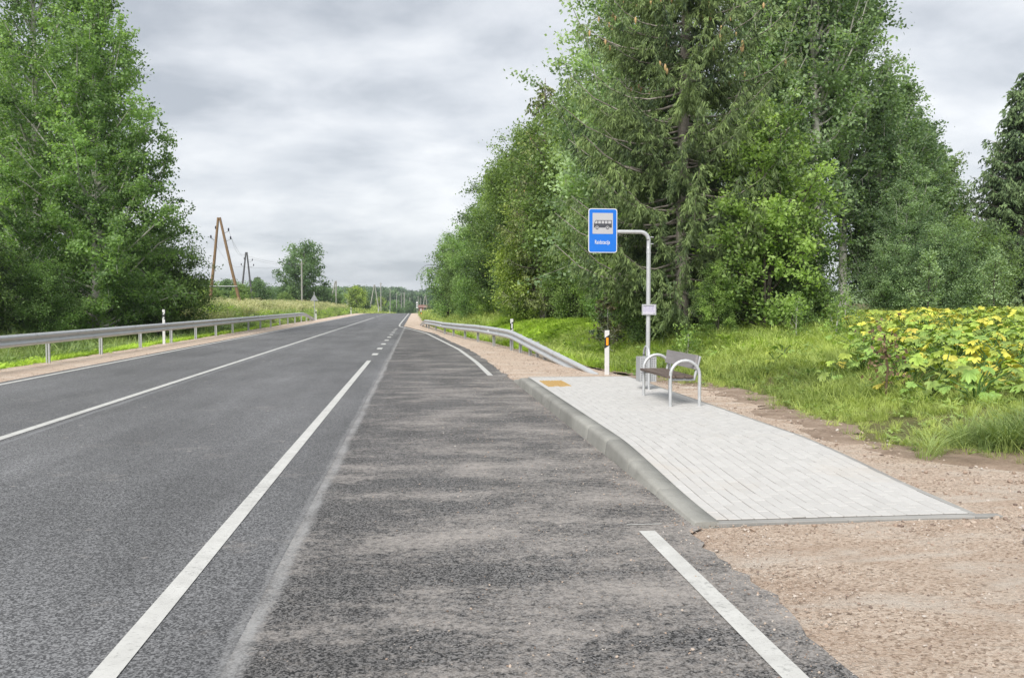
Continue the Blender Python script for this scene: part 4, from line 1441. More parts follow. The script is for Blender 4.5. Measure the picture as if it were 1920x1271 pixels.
# left stand
tr, cr = broadleaf(1, [(0.5, 3.0), (2.5, 4.0), (5, 4.3), (7.5, 3.7), (10, 3.1), (13, 2.1), (15.5, 1.1), (18, 0.25)], 0.26, 104, 14, 78, 0.16, (20, 64), droop=0.3, spread=0.18)
left_tree = plant_tree('broadleaf_tree', -15.9, 46, 'big conical mid-green tree beside the brown A-frame pole', 'tree', tr, cr, BA, LEAF['aspen_l'], group=G_L)
tr, cr = broadleaf(2, [(1.2, 3.2), (4, 3.9), (8, 3.7), (13, 2.9), (17, 2.0), (20, 1.1), (22, 0.25)], 0.24, 76, 13, 58, 0.165, (20, 68), droop=0.3, spread=0.25)
left_tree2 = plant_tree('broadleaf_tree', -19.4, 48, 'tall pale-green tree with bare upper stems behind the dark spruce', 'tree', tr, cr, BA, LEAF['aspen_l'], group=G_L)
again(left_tree, -24.5, 56, 'tree at the back of the stand behind the pale-green tall one', 1.0, 2.1)
again(left_tree2, -20.5, 60, 'slender tree standing low behind the big conical one', 0.55, 4.0)
tr, cr = broadleaf(3, [(0.2, 1.8), (1.5, 2.6), (3, 2.5), (4.5, 1.7), (5.6, 0.3)], 0.10, 60, 11, 80, 0.12, (12, 50), droop=0.4, multi=3)
bushA = plant_tree('broadleaf_bush', -14.2, 51, 'dark green bush at the foot of the big conical tree beside the dry grass', 'bush', tr, cr, BD, LEAF['deep'], group='bushes under the trees')
for i, (x, y, s, rz, lab, lm) in enumerate((
        (-16.6, 41.5, 0.62, 1.0, 'low bush under the big conical tree behind the guardrail', 'aspen_l'),
        (-18.9, 40, 0.80, 2.0, 'leafy bush between the spruce and the big conical tree', 'deep'),
        (-17.8, 33.5, 0.85, 3.0, 'bright yellowish bush in front of the dark spruce at the picture edge', 'bright'),
        (-20.6, 37.0, 0.95, 4.0, 'bush half cut off by the picture edge under the spruce', 'bright'),
        (-16.5, 54, 0.9, 5.0, 'bush in shade behind the dark green one', 'deep'))):
    again(bushA, x, y, lab, s, rz, leafmat=LEAF[lm])
tr, cr, cn = conifer(4, 12.2, [(0.3, 2.3), (3, 2.3), (6, 1.8), (9, 1.1), (12.2, 0.15)], 0.17, 0.45, 6, 0.25, 0.20, 0.6, 0.3, sag=0.15, width=0.05, needle=0.28)
spr_left = plant_tree('spruce_tree', -19.3, 39, 'dark spruce at the picture edge in front of the broadleaf stand', 'tree', tr, cr, BS, LEAF['spruce_dark'], group='spruces')

# the great spruce behind the bench, hung with twigs and cones
tr, cr, cn = conifer(5, 18.2, [(0.4, 2.5), (2, 3.3), (4.5, 3.5), (6.5, 3.1), (9, 2.6), (11.5, 2.1), (14, 1.5), (16.5, 0.75), (18.2, 0.1)], 0.22, 0.34, 6, 0.24, 0.10, 1.0, 0.9, bare=0.19, sag=0.13, tipup=0.30, cones=0.85, width=0.0165, fine=4, wild=0.33, needle=0.19)
main_spruce = plant_tree('spruce_tree', 8.35, 27, 'great spruce with drooping twigs and brown cones behind the bus stop sign', 'tree', tr, cr, BS, LEAF['spruce'], cn, group='spruces')
tr, cr, cn = conifer(6, 13.6, [(0.5, 2.3), (4, 2.4), (8, 1.7), (11, 1.0), (13.6, 0.12)], 0.19, 0.55, 6, 0.25, 0.22, 0.45, 1.0, sag=0.10, tipup=0.25, width=0.05, cones=0.25, wild=0.3, needle=0.28)
spr_mid = plant_tree('spruce_tree', 7.0, 49, 'dark pointed spruce rising from the middle of the broadleaf row', 'tree', tr, cr, BS, LEAF['spruce_olive'], cn, group='spruces')
tr, cr, cn = conifer(7, 12.3, [(0.1, 3.2), (3, 3.1), (6, 2.4), (9, 1.4), (12.3, 0.12)], 0.19, 0.36, 8, 0.30, 0.13, 0.8, 0.15, sag=0.2, width=0.042, needle=0.28, wild=0.15)
spr_right = plant_tree('spruce_tree', 30.7, 42, 'dense dark spruce at the open end beyond the hogweed', 'tree', tr, cr, BS, LEAF['spruce_dark'], cn, group='spruces')
again(spr_right, 10.5, 36, 'dark spruce half hidden behind the light green tree', 0.92, 1.2)
again(spr_right, 35.5, 46, 'second dark spruce at the picture edge behind the hogweed', 1.1, 2.5)
again(spr_mid, 14.0, 44, 'dark spruce standing between the aspens', 0.95, 2.0)

# aspens to the right of the great spruce
tr, cr = broadleaf(8, [(5.0, 1.2), (8, 1.95), (12, 2.25), (16, 1.9), (19, 1.3), (21.5, 0.7), (23, 0.2)], 0.20, 90, 12, 46, 0.17, (36, 76), droop=0.25, spread=0.20, sublen=0.32, curve=0.42)
asp1 = plant_tree('aspen_tree', 18.0, 38, 'tall aspen with a pale trunk bare low down beyond the bench', 'tree', tr, cr, BA, LEAF['aspen'], group=G_R)
tr, cr = broadleaf(9, [(4.0, 1.2), (6, 1.7), (10, 2.0), (14, 1.7), (18, 1.15), (21, 0.6), (22.5, 0.15)], 0.17, 90, 12, 46, 0.17, (36, 76), droop=0.25, spread=0.20, sublen=0.32, curve=0.42)
asp2 = plant_tree('aspen_tree', 15.1, 37, 'tall thin aspen with a pale upper stem just past the great spruce', 'tree', tr, cr, BA, LEAF['aspen_pale'], group=G_R)
again(asp1, 20.4, 40.5, 'broad aspen whose edge stands out against the sky over the hogweed', 0.97, 1.1)
again(asp2, 17.3, 42, 'dark-stemmed aspen beside the pale-trunked one', 1.02, 2.2, leafmat=LEAF['aspen'])
tr, cr = broadleaf(10, [(0.5, 1.7), (3, 2.1), (6, 2.0), (8.5, 1.3), (10.5, 0.6), (11.6, 0.12)], 0.11, 75, 11, 66, 0.15, (42, 80), droop=0.1, spread=0.15, sublen=0.36, curve=0.4)
asp3 = plant_tree('young_aspen', 22.4, 41, 'young aspen stepping down from the broad one, highest of the low run', 'tree', tr, cr, BA, LEAF['aspen'], group='young aspens')
again(asp3, 24.1, 42.5, 'young aspen second in the run stepping down to the dark spruce', 1.0, 1.0, leafmat=LEAF['aspen'])
again(asp3, 25.7, 43, 'young aspen third in the run stepping down to the dark spruce', 0.84, 2.0)
again(asp3, 27.6, 44, 'lowest young aspen next to the dark spruce', 0.74, 3.2, leafmat=LEAF['olive'])
again(asp3, 21.2, 36.5, 'grey-green young aspen before the trunks of the tall ones', 0.5, 4.2)
again(asp3, 22.8, 38.5, 'bushy young aspen above the yellow hogweed', 0.60, 5.0)
again(asp3, 19.0, 44, 'young aspen in shade between the tall trunks', 0.8, 0.4)

# light green tree and bushes round the great spruce
tr, cr = broadleaf(12, [(0.4, 1.3), (1.8, 1.75), (3.4, 1.9), (4.8, 1.3), (5.9, 0.7), (6.6, 0.12)], 0.09, 42, 11, 105, 0.115, (15, 58), droop=0.6, spread=0.15, wig=0.5, multi=2)
rowan = plant_tree('rowan_tree', 10.15, 24.8, 'light green rowan spreading beside the trunk of the great spruce', 'tree', tr, cr, BD, LEAF['bright'], group=G_R)
again(rowan, 7.6, 31.5, 'light green rowan bush low behind the bus stop sign', 0.66, 1.0)
again(rowan, 11.9, 29.5, 'second light green rowan further from the great spruce', 0.72, 2.0, leafmat=LEAF['deep'])
again(rowan, 8.5, 24.3, 'small rowan sprouting at the foot of the great spruce', 0.34, 3.0)
again(bushA, 11.3, 25.0, 'bush under the light green rowan', 0.45, 1.5, leafmat=LEAF['deep'])
again(bushA, 7.5, 27.4, 'dark bush at the foot of the slope under the sign', 0.42, 3.4)
for i, (x, y, s, rz, lm, lab) in enumerate((
        (12.9, 30.8, 0.5, 0.3, 'aspen', 'bush at the foot of the thin aspen behind the grass bank'),
        (14.6, 34, 0.42, 1.9, 'deep', 'bush around the pale trunk of the tall aspen'),
        (19.6, 34.5, 0.52, 2.8, 'aspen', 'dense bush right of the pale aspen trunk'),
        (21.0, 33.5, 0.62, 3.9, 'aspen', 'dense bush behind the first yellow hogweed clump'),
        (23.6, 36, 0.70, 4.4, 'deep', 'dense bush behind the tallest yellow hogweed'),
        (25.4, 38, 0.6, 5.5, 'olive', 'yellow-green bush between the aspens and the dark spruce'),
        (13.0, 36, 0.8, 0.9, 'deep', 'shaded bush deep between the spruce and the aspens'))):
    again(bushA, x, y, lab, s, rz, leafmat=LEAF[lm])

# row of trees along the verge beyond the spruce
tr, cr = broadleaf(13, [(1.0, 1.9), (4, 2.8), (8, 2.9), (11, 2.2), (14, 1.4), (17.3, 0.2)], 0.2, 95, 12, 62, 0.17, (32, 72), droop=0.35, spread=0.25)
aspL = plant_tree('aspen_tree', 8.7, 36.5, 'pale grey-green aspen looming over the great spruce on its road side', 'tree', tr, cr, BA, LEAF['aspen_pale'], group=G_R)
tr, cr = broadleaf(14, [(0.9, 1.2), (2.6, 2.4), (5, 3.1), (8, 2.5), (10, 1.4), (11.6, 0.25)], 0.17, 70, 13, 80, 0.15, (20, 58), droop=0.4, spread=0.26)
row1 = plant_tree('row_tree', 8.3, 45, 'full green tree in front of the pointed spruce', 'tree', tr, cr, BD, LEAF['olive'], group='row of trees along the verge')
again(row1, 7.0, 54, 'olive tree whose top stands left of the pointed spruce', 0.98, 1.3, leafmat=LEAF['olive'])
again(row1, 6.2, 61, 'tree with a jagged top third from the end of the row', 0.93, 2.6, leafmat=LEAF['deep'])
again(row1, 5.3, 68, 'darker tree second from the end of the row', 0.84, 3.9, leafmat=LEAF['aspen_l'])
again(row1, 4.0, 75, 'last tall tree at the road end of the row', 0.66, 5.1, leafmat=LEAF['deep'])
again(row1, 8.6, 41, 'light green tree low in front of the row next to the sign', 0.52, 4.5, leafmat=LEAF['bright'])
again(row1, 10.3, 52, 'tree in the second line behind the pointed spruce', 1.05, 0.7, leafmat=LEAF['deep'])
tr, cr = broadleaf(15, [(0.2, 1.5), (1.8, 2.0), (3.5, 1.9), (5.2, 1.2), (6.4, 0.25)], 0.1, 65, 11, 74, 0.13, (22, 60), droop=0.5, spread=0.22, multi=3)
limeT = plant_tree('lime_green_tree', 6.6, 50, 'yellow-green small tree glowing in the middle of the row', 'tree', tr, cr, BD, LEAF['lime'], group='row of trees along the verge')
again(limeT, 6.5, 57, 'dark green rounded bush at the foot of the row', 0.62, 1.0, leafmat=LEAF['deep'])
again(limeT, 5.2, 63, 'bright green rounded bush at the foot of the row', 0.6, 2.0, leafmat=LEAF['bright'])
again(limeT, 8.0, 44.5, 'olive bush right of the yellow-green small tree', 0.7, 3.0, leafmat=LEAF['olive'])
again(limeT, 4.2, 71, 'green bush near the road end of the row', 0.62, 4.0, leafmat=LEAF['aspen_l'])
again(limeT, 8.1, 36.5, 'green bush above the vivid grass slope', 0.55, 5.0, leafmat=LEAF['aspen_l'])


def weeping_birch():
    tr, cr = broadleaf(16, [(0.6, 1.2), (3, 1.9), (5.5, 1.8), (7.5, 0.9), (8.4, 0.2)], 0.13, 55, 9, 62, 0.15, (25, 60), droop=0.8, weep=0.5)
    rg = np.random.default_rng(17)
    for k in range(4):
        p0 = np.array([0, 0, 3.9 + 0.35 * k]); p1 = np.array([-1.3 - 0.3 * k, -0.3 * k, 5.4 + 0.25 * k]); p2 = np.array([-2.0 - 0.28 * k, -0.4 * k, 4.3 + 0.15 * (k % 2)])
        s = np.linspace(0, 1, 8)[:, None]
        pts = p0 * (1 - s) ** 2 + p1 * 2 * s * (1 - s) + p2 * s ** 2
        tr.tube(pts, 0.030 * (1 - 0.8 * s[:, 0]), 4, False)
        for u in np.linspace(0.25, 1, 6) + rg.normal(0, 0.03, 6):
            u = min(u, 1.0)
            b = np.array([np.interp(u, s[:, 0], pts[:, c]) for c in range(3)]) + rg.normal(0, 0.05, 3)
            L = rg.uniform(0.5, 1.9)
            q = rg.uniform(0, 1, 30)[:, None]
            P = b - np.array([0, 0, 1.0]) * L * q + rg.normal(0, 0.06, (30, 3)) * (1.2 - q) + np.array([rg.normal(0, 0.1), 0, 0]) * q
            leaf_quads(cr, P, 0.11, 0.2, 1.5, np.clip(rg.normal(0.35, 0.1, 30), 0, 1), rg=rg)
    plant_tree('weeping_birch', 2.9, 84, 'weeping birch with hanging strands at the road end of the row', 'tree', tr, cr, BD, LEAF['aspen_l'])


weeping_birch()

# across the field
tr, cr = broadleaf(18, [(2.2, 3.0), (4, 4.8), (6.5, 5.0), (9, 4.3), (11, 4.0), (13, 2.4), (14.0, 0.8)], 0.42, 46, 10, 26, 0.42, (12, 48), droop=0.2, spread=0.5, curve=0.15, sublen=0.3, wig=0.5)
oak = plant_tree('spreading_tree', -23.8, 190, 'wide spreading tree with open branches far beyond the dry grass', 'tree', tr, cr, BD, LEAF['dull'])
tr, cr = broadleaf(19, [(0.1, 2.2), (1.8, 3.2), (3.6, 3.0), (5.2, 1.8), (6.4, 0.3)], 0.2, 42, 9, 28, 0.36, (10, 50), droop=0.3, spread=0.4)
far_bush = plant_tree('round_tree', -17.6, 260, 'rounded yellow-green tree at the field edge past the strutted pole', 'tree', tr, cr, BD, LEAF['lime'])
for (x, y, s, rz, lm, lab) in (
        (-27.5, 190, 0.75, 1.0, 'dull', 'bush at the foot of the wide spreading tree'),
        (-19.8, 190, 0.72, 2.0, 'dull', 'dull bush on the road side of the wide spreading tree'),
        (-24.0, 165, 0.42, 2.5, 'olive', 'pale olive bush in front of the wide spreading tree'),
        (-27.0, 140, 0.52, 3.0, 'olive', 'pale olive bush beside the small dark spruce'),
        (-20.5, 230, 0.60, 3.3, 'deep', 'dark bush at the foot of the yellow-green rounded tree'),
        (-14.6, 262, 0.36, 4.1, 'deep', 'low dark bush touching the yellow-green rounded tree'),
        (-26.8, 112, 0.52, 0.2, 'deep', 'dark bush hiding the left foot of the dark A-frame pole'),
        (-24.4, 106, 0.50, 1.4, 'deep', 'dark bush behind the legs of the brown A-frame pole'),
        (-22.3, 100, 0.34, 2.4, 'olive', 'olive bush between the legs of the brown A-frame pole'),
        (-18.9, 97, 0.26, 2.9, 'olive', 'olive bush at the right foot of the brown A-frame pole'),
        (-29.8, 120, 0.62, 3.5, 'dull', 'bush between the big conical tree and the farmhouse'),
        (-31.9, 112, 0.70, 4.5, 'aspen_l', 'bush tucked behind the big conical tree'),
        (-19.0, 78, 0.30, 5.5, 'lime', 'small yellow-green bush behind the two-dot white post'),
        (-22.0, 86, 0.34, 0.5, 'olive', 'small olive bush in the tall dry grass'),
        (-33.0, 160, 0.75, 1.1, 'dull', 'round bush screening the farmhouse'),
        (-30.5, 175, 0.82, 2.1, 'dull', 'bush behind the dark A-frame pole'),
        (-11.5, 440, 0.95, 2.2, 'aspen_l', 'round willow standing alone before the far wood'),
        (-17.0, 420, 0.80, 3.2, 'lime', 'yellowish tree at the back of the field'),
        (-21.5, 430, 1.1, 0.9, 'dull', 'tree at the back of the field by the cottage'),
        (-12.0, 330, 0.36, 1.9, 'deep', 'low bush in the middle of the green field'),
        (-7.0, 350, 0.40, 2.9, 'dull', 'low bush on the field near the road end'),
        (-3.5, 420, 0.8, 3.9, 'dull', 'tree behind the pale road signs'),
        (5.5, 290, 0.62, 4.9, 'dull', 'bush by the ruined brick shed'),
        (8.5, 270, 0.9, 5.4, 'deep', 'tree beyond the end of the row')):
    again(far_bush, x, y, lab, s, rz, leafmat=LEAF[lm])
tr, cr, cn = conifer(20, 6.6, [(0.2, 1.9), (2, 1.6), (4.5, 0.8), (6.6, 0.1)], 0.14, 0.42, 6, 0.4, 0.4, 0.5, 0.2, sag=0.1, width=0.13, fine=1, needle=0.4)
spr_far = plant_tree('spruce_tree', -31.5, 180, 'small dark spruce alone between the dark A-frame pole and the spreading tree', 'tree', tr, cr, BS, LEAF['spruce_dark'], cn, group='spruces')

# saplings and stalks near the hogweed
def sapling(seed, x, y, h, label, mat, r=0.28, leaf=0.07, name='sapling', cat='sapling', bark=None, nl=18, dens=46):
    tr, cr = broadleaf(seed, [(0.25 * h, r), (0.6 * h, r * 0.9), (h, 0.08)], 0.010, nl, 4, dens, leaf, (40, 65), droop=0.2, spread=0.06, wig=0.06)
    return plant_tree(name, x, y, label, cat, tr, cr, bark or BA, mat)


sapling(30, 16.2, 26.5, 2.2, 'slim birch sapling among the yellow hogweed', LEAF['aspen_pale'], 0.4, nl=34, dens=70, bark=BD)
sapling(31, 19.5, 28, 2.4, 'thin pale sapling behind the tallest yellow hogweed', LEAF['aspen_pale'], 0.4, nl=34, dens=70, bark=BD)
sapling(33, 9.6, 21.5, 1.2, 'small leafy weed stalk on the bank behind the bench', LEAF['bright'], 0.2)
sapling(34, 10.4, 21.0, 1.0, 'light green weed at the edge of the rowan shade', LEAF['bright'], 0.25)
sapling(35, 6.0, 27.5, 2.0, 'young rowan with reddish lower leaves on the slope by the white bar post', LEAF['red'], 0.42, 0.11)
sapling(36, 7.0, 22.2, 0.9, 'low weed at the top of the bare slope behind the timetable', LEAF['bright'], 0.22)
sapling(37, 6.9, 12.3, 1.0, 'withered brown stalk standing before the hogweed', LEAF['dry'], 0.15, 0.075, 'withered_stalk', 'dry plant', M['dry_stem'], 12, 14)
sapling(38, 12.4, 24.5, 1.3, 'pale weed stalk at the foot of the bushes', LEAF['aspen_pale'], 0.25)

# ------------------------------------------------------------------ hogweed: every plant its own thing, every leaf a part
def hog_leaf(seed, size):
    r = np.random.default_rng(seed)
    lobes = [(-112, 0.62), (-68, 0.80), (-30, 0.92), (0, 1.0), (30, 0.92), (68, 0.80), (112, 0.62)]
    out = [(0.0, 0.0)]
    pts = []
    for k, (a, l) in enumerate(lobes):
        l *= r.uniform(0.88, 1.1)
        for da, f in ((-15, 0.70), (-9, 0.88), (-4, 0.90), (0, 1.0), (4, 0.89), (9, 0.87), (15, 0.68)):
            pts.append((a + da + r.normal(0, 1.2), l * f * r.uniform(0.93, 1.06)))
        if k < len(lobes) - 1:
            pts.append(((a + lobes[k + 1][0]) / 2, 0.68 * r.uniform(0.85, 1.15)))
    V = [(0, 0, 0)]
    for a, l in pts:
        # leaf lies along +X, tips sink, edges between the lobes lift
        rr = l * size
        z = 0.16 * size * math.sin(3.5 * rad(a) + seed) * l - 0.34 * size * l * l + r.normal(0, 0.03) * size
        V.append((rr * math.cos(rad(a)), rr * math.sin(rad(a)), z))
    n = len(pts)
    Vi = [(0.5 * x, 0.5 * y, 0.5 * z + 0.06 * size) for x, y, z in V[1:]]
    mb = MB()
    A = np.array([V[0]] + Vi + V[1:])
    t = [(0, 1 + i, 2 + i) for i in range(n - 1)]
    q = [(1 + i, 1 + n + i, 2 + n + i, 2 + i) for i in range(n - 1)]
    tone = np.concatenate([[0.3], np.full(n, 0.45), np.full(n, 0.62)]) + r.normal(0, 0.07, 2 * n + 1)
    mb.add(A, t, True, 0, tone.clip(0, 1))
    mb.f.append((np.array(q), True, 0))
    return mb


def build_hogweed():
    r = random.Random(21)
    variants = []
    for k in range(5):
        o = hog_leaf(40 + k, 1.0).build('leaf', LEAF['hog_green'], None, tone=True)
        variants.append(o.data); bpy.data.objects.remove(o)
    by_mat = {m: [recolour(v, LEAF[m]) for v in variants] for m in ('hog_lime', 'hog_yellow')}
    by_mat['hog_green'] = variants
    spots = []
    tries = 0
    while len(spots) < 190 and tries < 20000:
        tries += 1
        y = 9.7 + 17.2 * r.random() ** 1.25
        lo = np.interp(y, [9.7, 10.4, 11.5, 13, 15, 18, 21, 26], [8.3, 7.7, 7.1, 7.2, 7.9, 9.2, 10.8, 13.0])
        hi = 3.0 + 0.80 * y if y < 22 else 21.5
        x = r.uniform(lo, hi)
        dens = 0.48 if y < 17 else 0.62
        if all((x - a) ** 2 + (y - b) ** 2 > dens ** 2 for a, b in spots):
            spots.append((x, y))
    extra = [(7.4, 17.6), (8.0, 18.6), (8.9, 20.0), (7.2, 14.7), (8.0, 15.9), (9.3, 17.3), (10.4, 24.0), (11.8, 25.0), (6.9, 19.6)]
    for i, (x, y) in enumerate(spots + extra):
        lone = i >= len(spots)
        z = hz(x, y)
        back = y > 20.5
        u = r.random()
        if back:
            mat = 'hog_yellow' if u < 0.32 else 'hog_lime'
        else:
            mat = 'hog_green' if u < 0.66 else ('hog_lime' if u < 0.93 else 'hog_yellow')
        if lone: mat = 'hog_green' if u < 0.5 else 'hog_lime'
        lab, grp = {
            ('hog_yellow', True): ('tall yellowed hogweed at the back edge of the patch', 'yellowed hogweed at the back'),
            ('hog_lime', True): ('lime green hogweed at the back edge of the patch', 'lime hogweed at the back'),
            ('hog_green', False): ('green hogweed in the thick of the patch by the grass', 'green hogweed'),
            ('hog_lime', False): ('lime green hogweed in the thick of the patch', 'lime hogweed'),
            ('hog_yellow', False): ('yellow hogweed scattered within the green patch', 'yellow hogweed within the patch'),
        }[(mat, back)] if not lone else ('stray low hogweed in the grass apart from the patch', 'stray hogweed')
        if not lone:
            pale = {'hog_green': 'green', 'hog_lime': 'lime green', 'hog_yellow': 'yellow'}[mat]
            lo = float(np.interp(y, [9.7, 10.4, 11.5, 13, 15, 18, 21, 26], [8.1, 7.4, 6.9, 7.0, 7.7, 9.0, 10.6, 13.0]))
            if back:
                zone = 'on the back edge under the bushes' if y > 23.5 else 'in the row just before the back edge'
            elif y < 11.6:
                zone = 'on the front edge where the lawn of grass begins'
            elif x - lo < 1.1:
                zone = 'on the bench side edge of the patch by the withered stalk'
            elif x > 0.66 * y:
                zone = 'at the outer side of the patch by the picture edge'
            else:
                zone = 'in the front half of the patch' if y < 15.5 else 'in the middle of the patch'
            lab = f'{pale} hogweed plant {zone}'
            grp = lab
        root = empty('hogweed', (x, y, z), lab, 'plant', grp, r.uniform(0, 6.28))
        n = 12 if not lone else 7
        if y > 17 and not lone: n = 10
        stem = MB()
        for k in range(n):
            az = k * 2.4 + r.uniform(-0.4, 0.4)
            front = y < 13
            L = r.uniform(0.08, 0.55) if not lone else r.uniform(0.1, 0.3)
            hgt = (r.uniform(0.05, 0.52) if front else r.uniform(0.20, 0.58)) * (0.95 if back else 0.95) * (0.55 if lone else 1)
            px, py = L * math.cos(az), L * math.sin(az)
            stem.tube([(0, 0, -0.05), (px * 0.35, py * 0.35, hgt * 0.6), (px, py, hgt)], [0.016, 0.012, 0.007], 5, False)
            size = r.uniform(0.11, 0.225) * (0.85 if lone else 1)
            m2 = mat
            if r.random() < 0.12: m2 = {'hog_green': 'hog_lime', 'hog_lime': 'hog_yellow', 'hog_yellow': 'hog_lime'}[mat]
            link_mesh('leaf', r.choice(by_mat[m2]), root, (px, py, hgt), (r.uniform(-0.5, 0.5), r.uniform(-0.25, 0.65), az), (size, size * r.uniform(0.9, 1.1), size))
        stem.build('stems', LEAF['hog_green'], root)['kind'] = 'stuff'


build_hogweed()

# ------------------------------------------------------------------ grass (uncountable): tufts strewn by geometry nodes
def tuft(name, n, h, spread, width, lean, mat, seed, heads=0.0, weed=False):
    rg = np.random.default_rng(seed)
    mb = MB()
    for i in range(n):
        az = rg.uniform(0, 6.28); rr = spread * math.sqrt(rg.random())
        p = np.array([rr * math.cos(az), rr * math.sin(az), -0.02])
        d = np.array([math.cos(az + rg.normal(0, 0.6)), math.sin(az + rg.normal(0, 0.6)), 0])
        hh = h * rg.uniform(0.5, 1.15)
        ln = lean * hh * rg.uniform(0.3, 1.3)
        s = np.array([-d[1], d[0], 0]) * width * 0.5
        tn = float(np.clip(rg.normal(0.5, 0.18), 0, 1))
        if weed:
            c = p + d * rg.uniform(0.02, 0.16) + np.array([0, 0, hh])
            b = unit(np.cross(d, [0, 0, 1]) + rg.normal(0, 0.2, 3)) * width * 2.2
            a = d * width * 4.5 + np.array([0, 0, rg.normal(0, 0.03)])
            mb.add([c - a * 0.5, c + b, c + a, c - b], [(0, 1, 2, 3)], tone=tn)
            mb.add([p, p + s * 0.3, c], [(0, 1, 2)], tone=tn)
            continue
        p1 = p + d * ln * 0.25 + np.array([0, 0, hh * 0.55]); p2 = p + d * ln + np.array([0, 0, hh * rg.uniform(0.8, 1.0)])
        tip = p2 + d * ln * 0.45 - np.array([0, 0, hh * 0.08 * lean])
        mb.add([p - s, p + s, p1 + s * 0.85, p1 - s * 0.85, p2 + s * 0.5, p2 - s * 0.5], [(0, 1, 2, 3), (3, 2, 4, 5)], tone=tn)
        mb.add([p2 - s * 0.5, p2 + s * 0.5, tip], [(0, 1, 2)], tone=tn)
        if rg.random() < heads:
            w = s * 2.2
            mb.add([p2, p2 + w + (tip - p2) * .4, p2 + (tip - p2) * 1.6 + np.array([0, 0, 0.08]), p2 - w + (tip - p2) * .4], [(0, 1, 2, 3)], tone=0.95)
    o = mb.build(name, mat, None)
    COL.objects.unlink(o)
    return o


def strew(name, P, rotz, scl, idx, tone, variants, tilt=None):
    """one stuff object: a tuft on every point"""
    coll = bpy.data.collections.new(name + '_tufts')
    for v in variants:
        coll.objects.link(v)
    me = bpy.data.meshes.new(name)
    n = len(P)
    me.vertices.add(n)
    me.vertices.foreach_set('co', np.asarray(P, np.float32).ravel())
    rot = np.zeros((n, 3), np.float32); rot[:, 2] = rotz
    if tilt is not None: rot[:, :2] = tilt
    a = me.attributes.new('rot', 'FLOAT_VECTOR', 'POINT'); a.data.foreach_set('vector', rot.ravel())
    a = me.attributes.new('scl', 'FLOAT_VECTOR', 'POINT'); a.data.foreach_set('vector', np.asarray(scl, np.float32).reshape(n, -1).repeat(3 if np.ndim(scl) == 1 else 1, 1).ravel())
    a = me.attributes.new('idx', 'INT', 'POINT'); a.data.foreach_set('value', np.asarray(idx, np.int32))
    a = me.attributes.new('tone', 'FLOAT', 'POINT'); a.data.foreach_set('value', np.asarray(tone, np.float32))
    me.update()
    o = bpy.data.objects.new(name, me)
    COL.objects.link(o)
    ng = bpy.data.node_groups.new(name + '_nodes', 'GeometryNodeTree')
    ng.interface.new_socket('Geometry', in_out='INPUT', socket_type='NodeSocketGeometry')
    ng.interface.new_socket('Geometry', in_out='OUTPUT', socket_type='NodeSocketGeometry')
    N, L = ng.nodes, ng.links
    gi = N.new('NodeGroupInput'); go = N.new('NodeGroupOutput')
    ip = N.new('GeometryNodeInstanceOnPoints')
    ci = N.new('GeometryNodeCollectionInfo')
    ci.inputs['Collection'].default_value = coll
    ci.inputs['Separate Children'].default_value = True
    ci.inputs['Reset Children'].default_value = True

    def na(nm, dt):
        x = N.new('GeometryNodeInputNamedAttribute'); x.data_type = dt; x.inputs[0].default_value = nm
        return x.outputs[0]
    L.new(gi.outputs[0], ip.inputs['Points'])
    L.new(ci.outputs[0], ip.inputs['Instance'])
    ip.inputs['Pick Instance'].default_value = True
    L.new(na('idx', 'INT'), ip.inputs['Instance Index'])
    er = N.new('FunctionNodeEulerToRotation')
    L.new(na('rot', 'FLOAT_VECTOR'), er.inputs[0]); L.new(er.outputs[0], ip.inputs['Rotation'])
    L.new(na('scl', 'FLOAT_VECTOR'), ip.inputs['Scale'])
    L.new(ip.outputs[0], go.inputs[0])
    md = o.modifiers.new('strew', 'NODES'); md.node_group = ng
    o['kind'] = 'stuff'
    return o


def sow(n, xr, yr, keep, seed, ypow=1.0):
    rg = np.random.default_rng(seed)
    x = rg.uniform(*xr, n); y = yr[0] + (yr[1] - yr[0]) * rg.random(n) ** ypow
    k = rg.random(n) < keep(x, y)
    return x[k], y[k], rg


def fnoise(x, y, f=1.0, ph=0.0):
    return 0.5 + 0.25 * (np.sin(x * 1.9 * f + ph + 1.7 * np.sin(y * 1.1 * f)) + np.sin(y * 2.3 * f + 1.3 * ph + 1.1 * np.sin(x * 1.6 * f)))


fresh = [tuft('grass_tuft', 34, 0.30, 0.12, 0.0085, 0.7, GRASS['fresh'], 100 + k) for k in range(4)] + \
        [tuft('grass_tuft', 40, 0.17, 0.15, 0.010, 1.3, GRASS['fresh'], 110 + k) for k in range(2)] + \
        [tuft('weed_tuft', 16, 0.13, 0.15, 0.020, 0.6, GRASS['weed'], 120 + k, weed=True) for k in range(2)]


def place(name, x, y, rg, variants, weights, smin, smax, lab, dz=0.0, hmod=None, extra_tone=None):
    n = len(x)
    z = height(x, y) + dz
    s = rg.uniform(smin, smax, n)
    if hmod is not None: s = s * hmod(x, y)
    idx = rg.choice(len(variants), n, p=np.array(weights) / np.sum(weights))
    tone = np.clip(fnoise(x, y, 0.35) * 0.55 + fnoise(x, y, 1.3, 2.0) * 0.2 + rg.normal(0.12, 0.16, n), 0, 1)
    if extra_tone is not None: tone = np.clip(tone + extra_tone(x, y), 0, 1)
    o = strew(name, np.stack([x, y, z], -1), rg.uniform(0, 6.28, n), s, idx, tone, variants, rg.normal(0, 0.12, (n, 2)))
    return tag(o, lab, None, None, 'stuff')


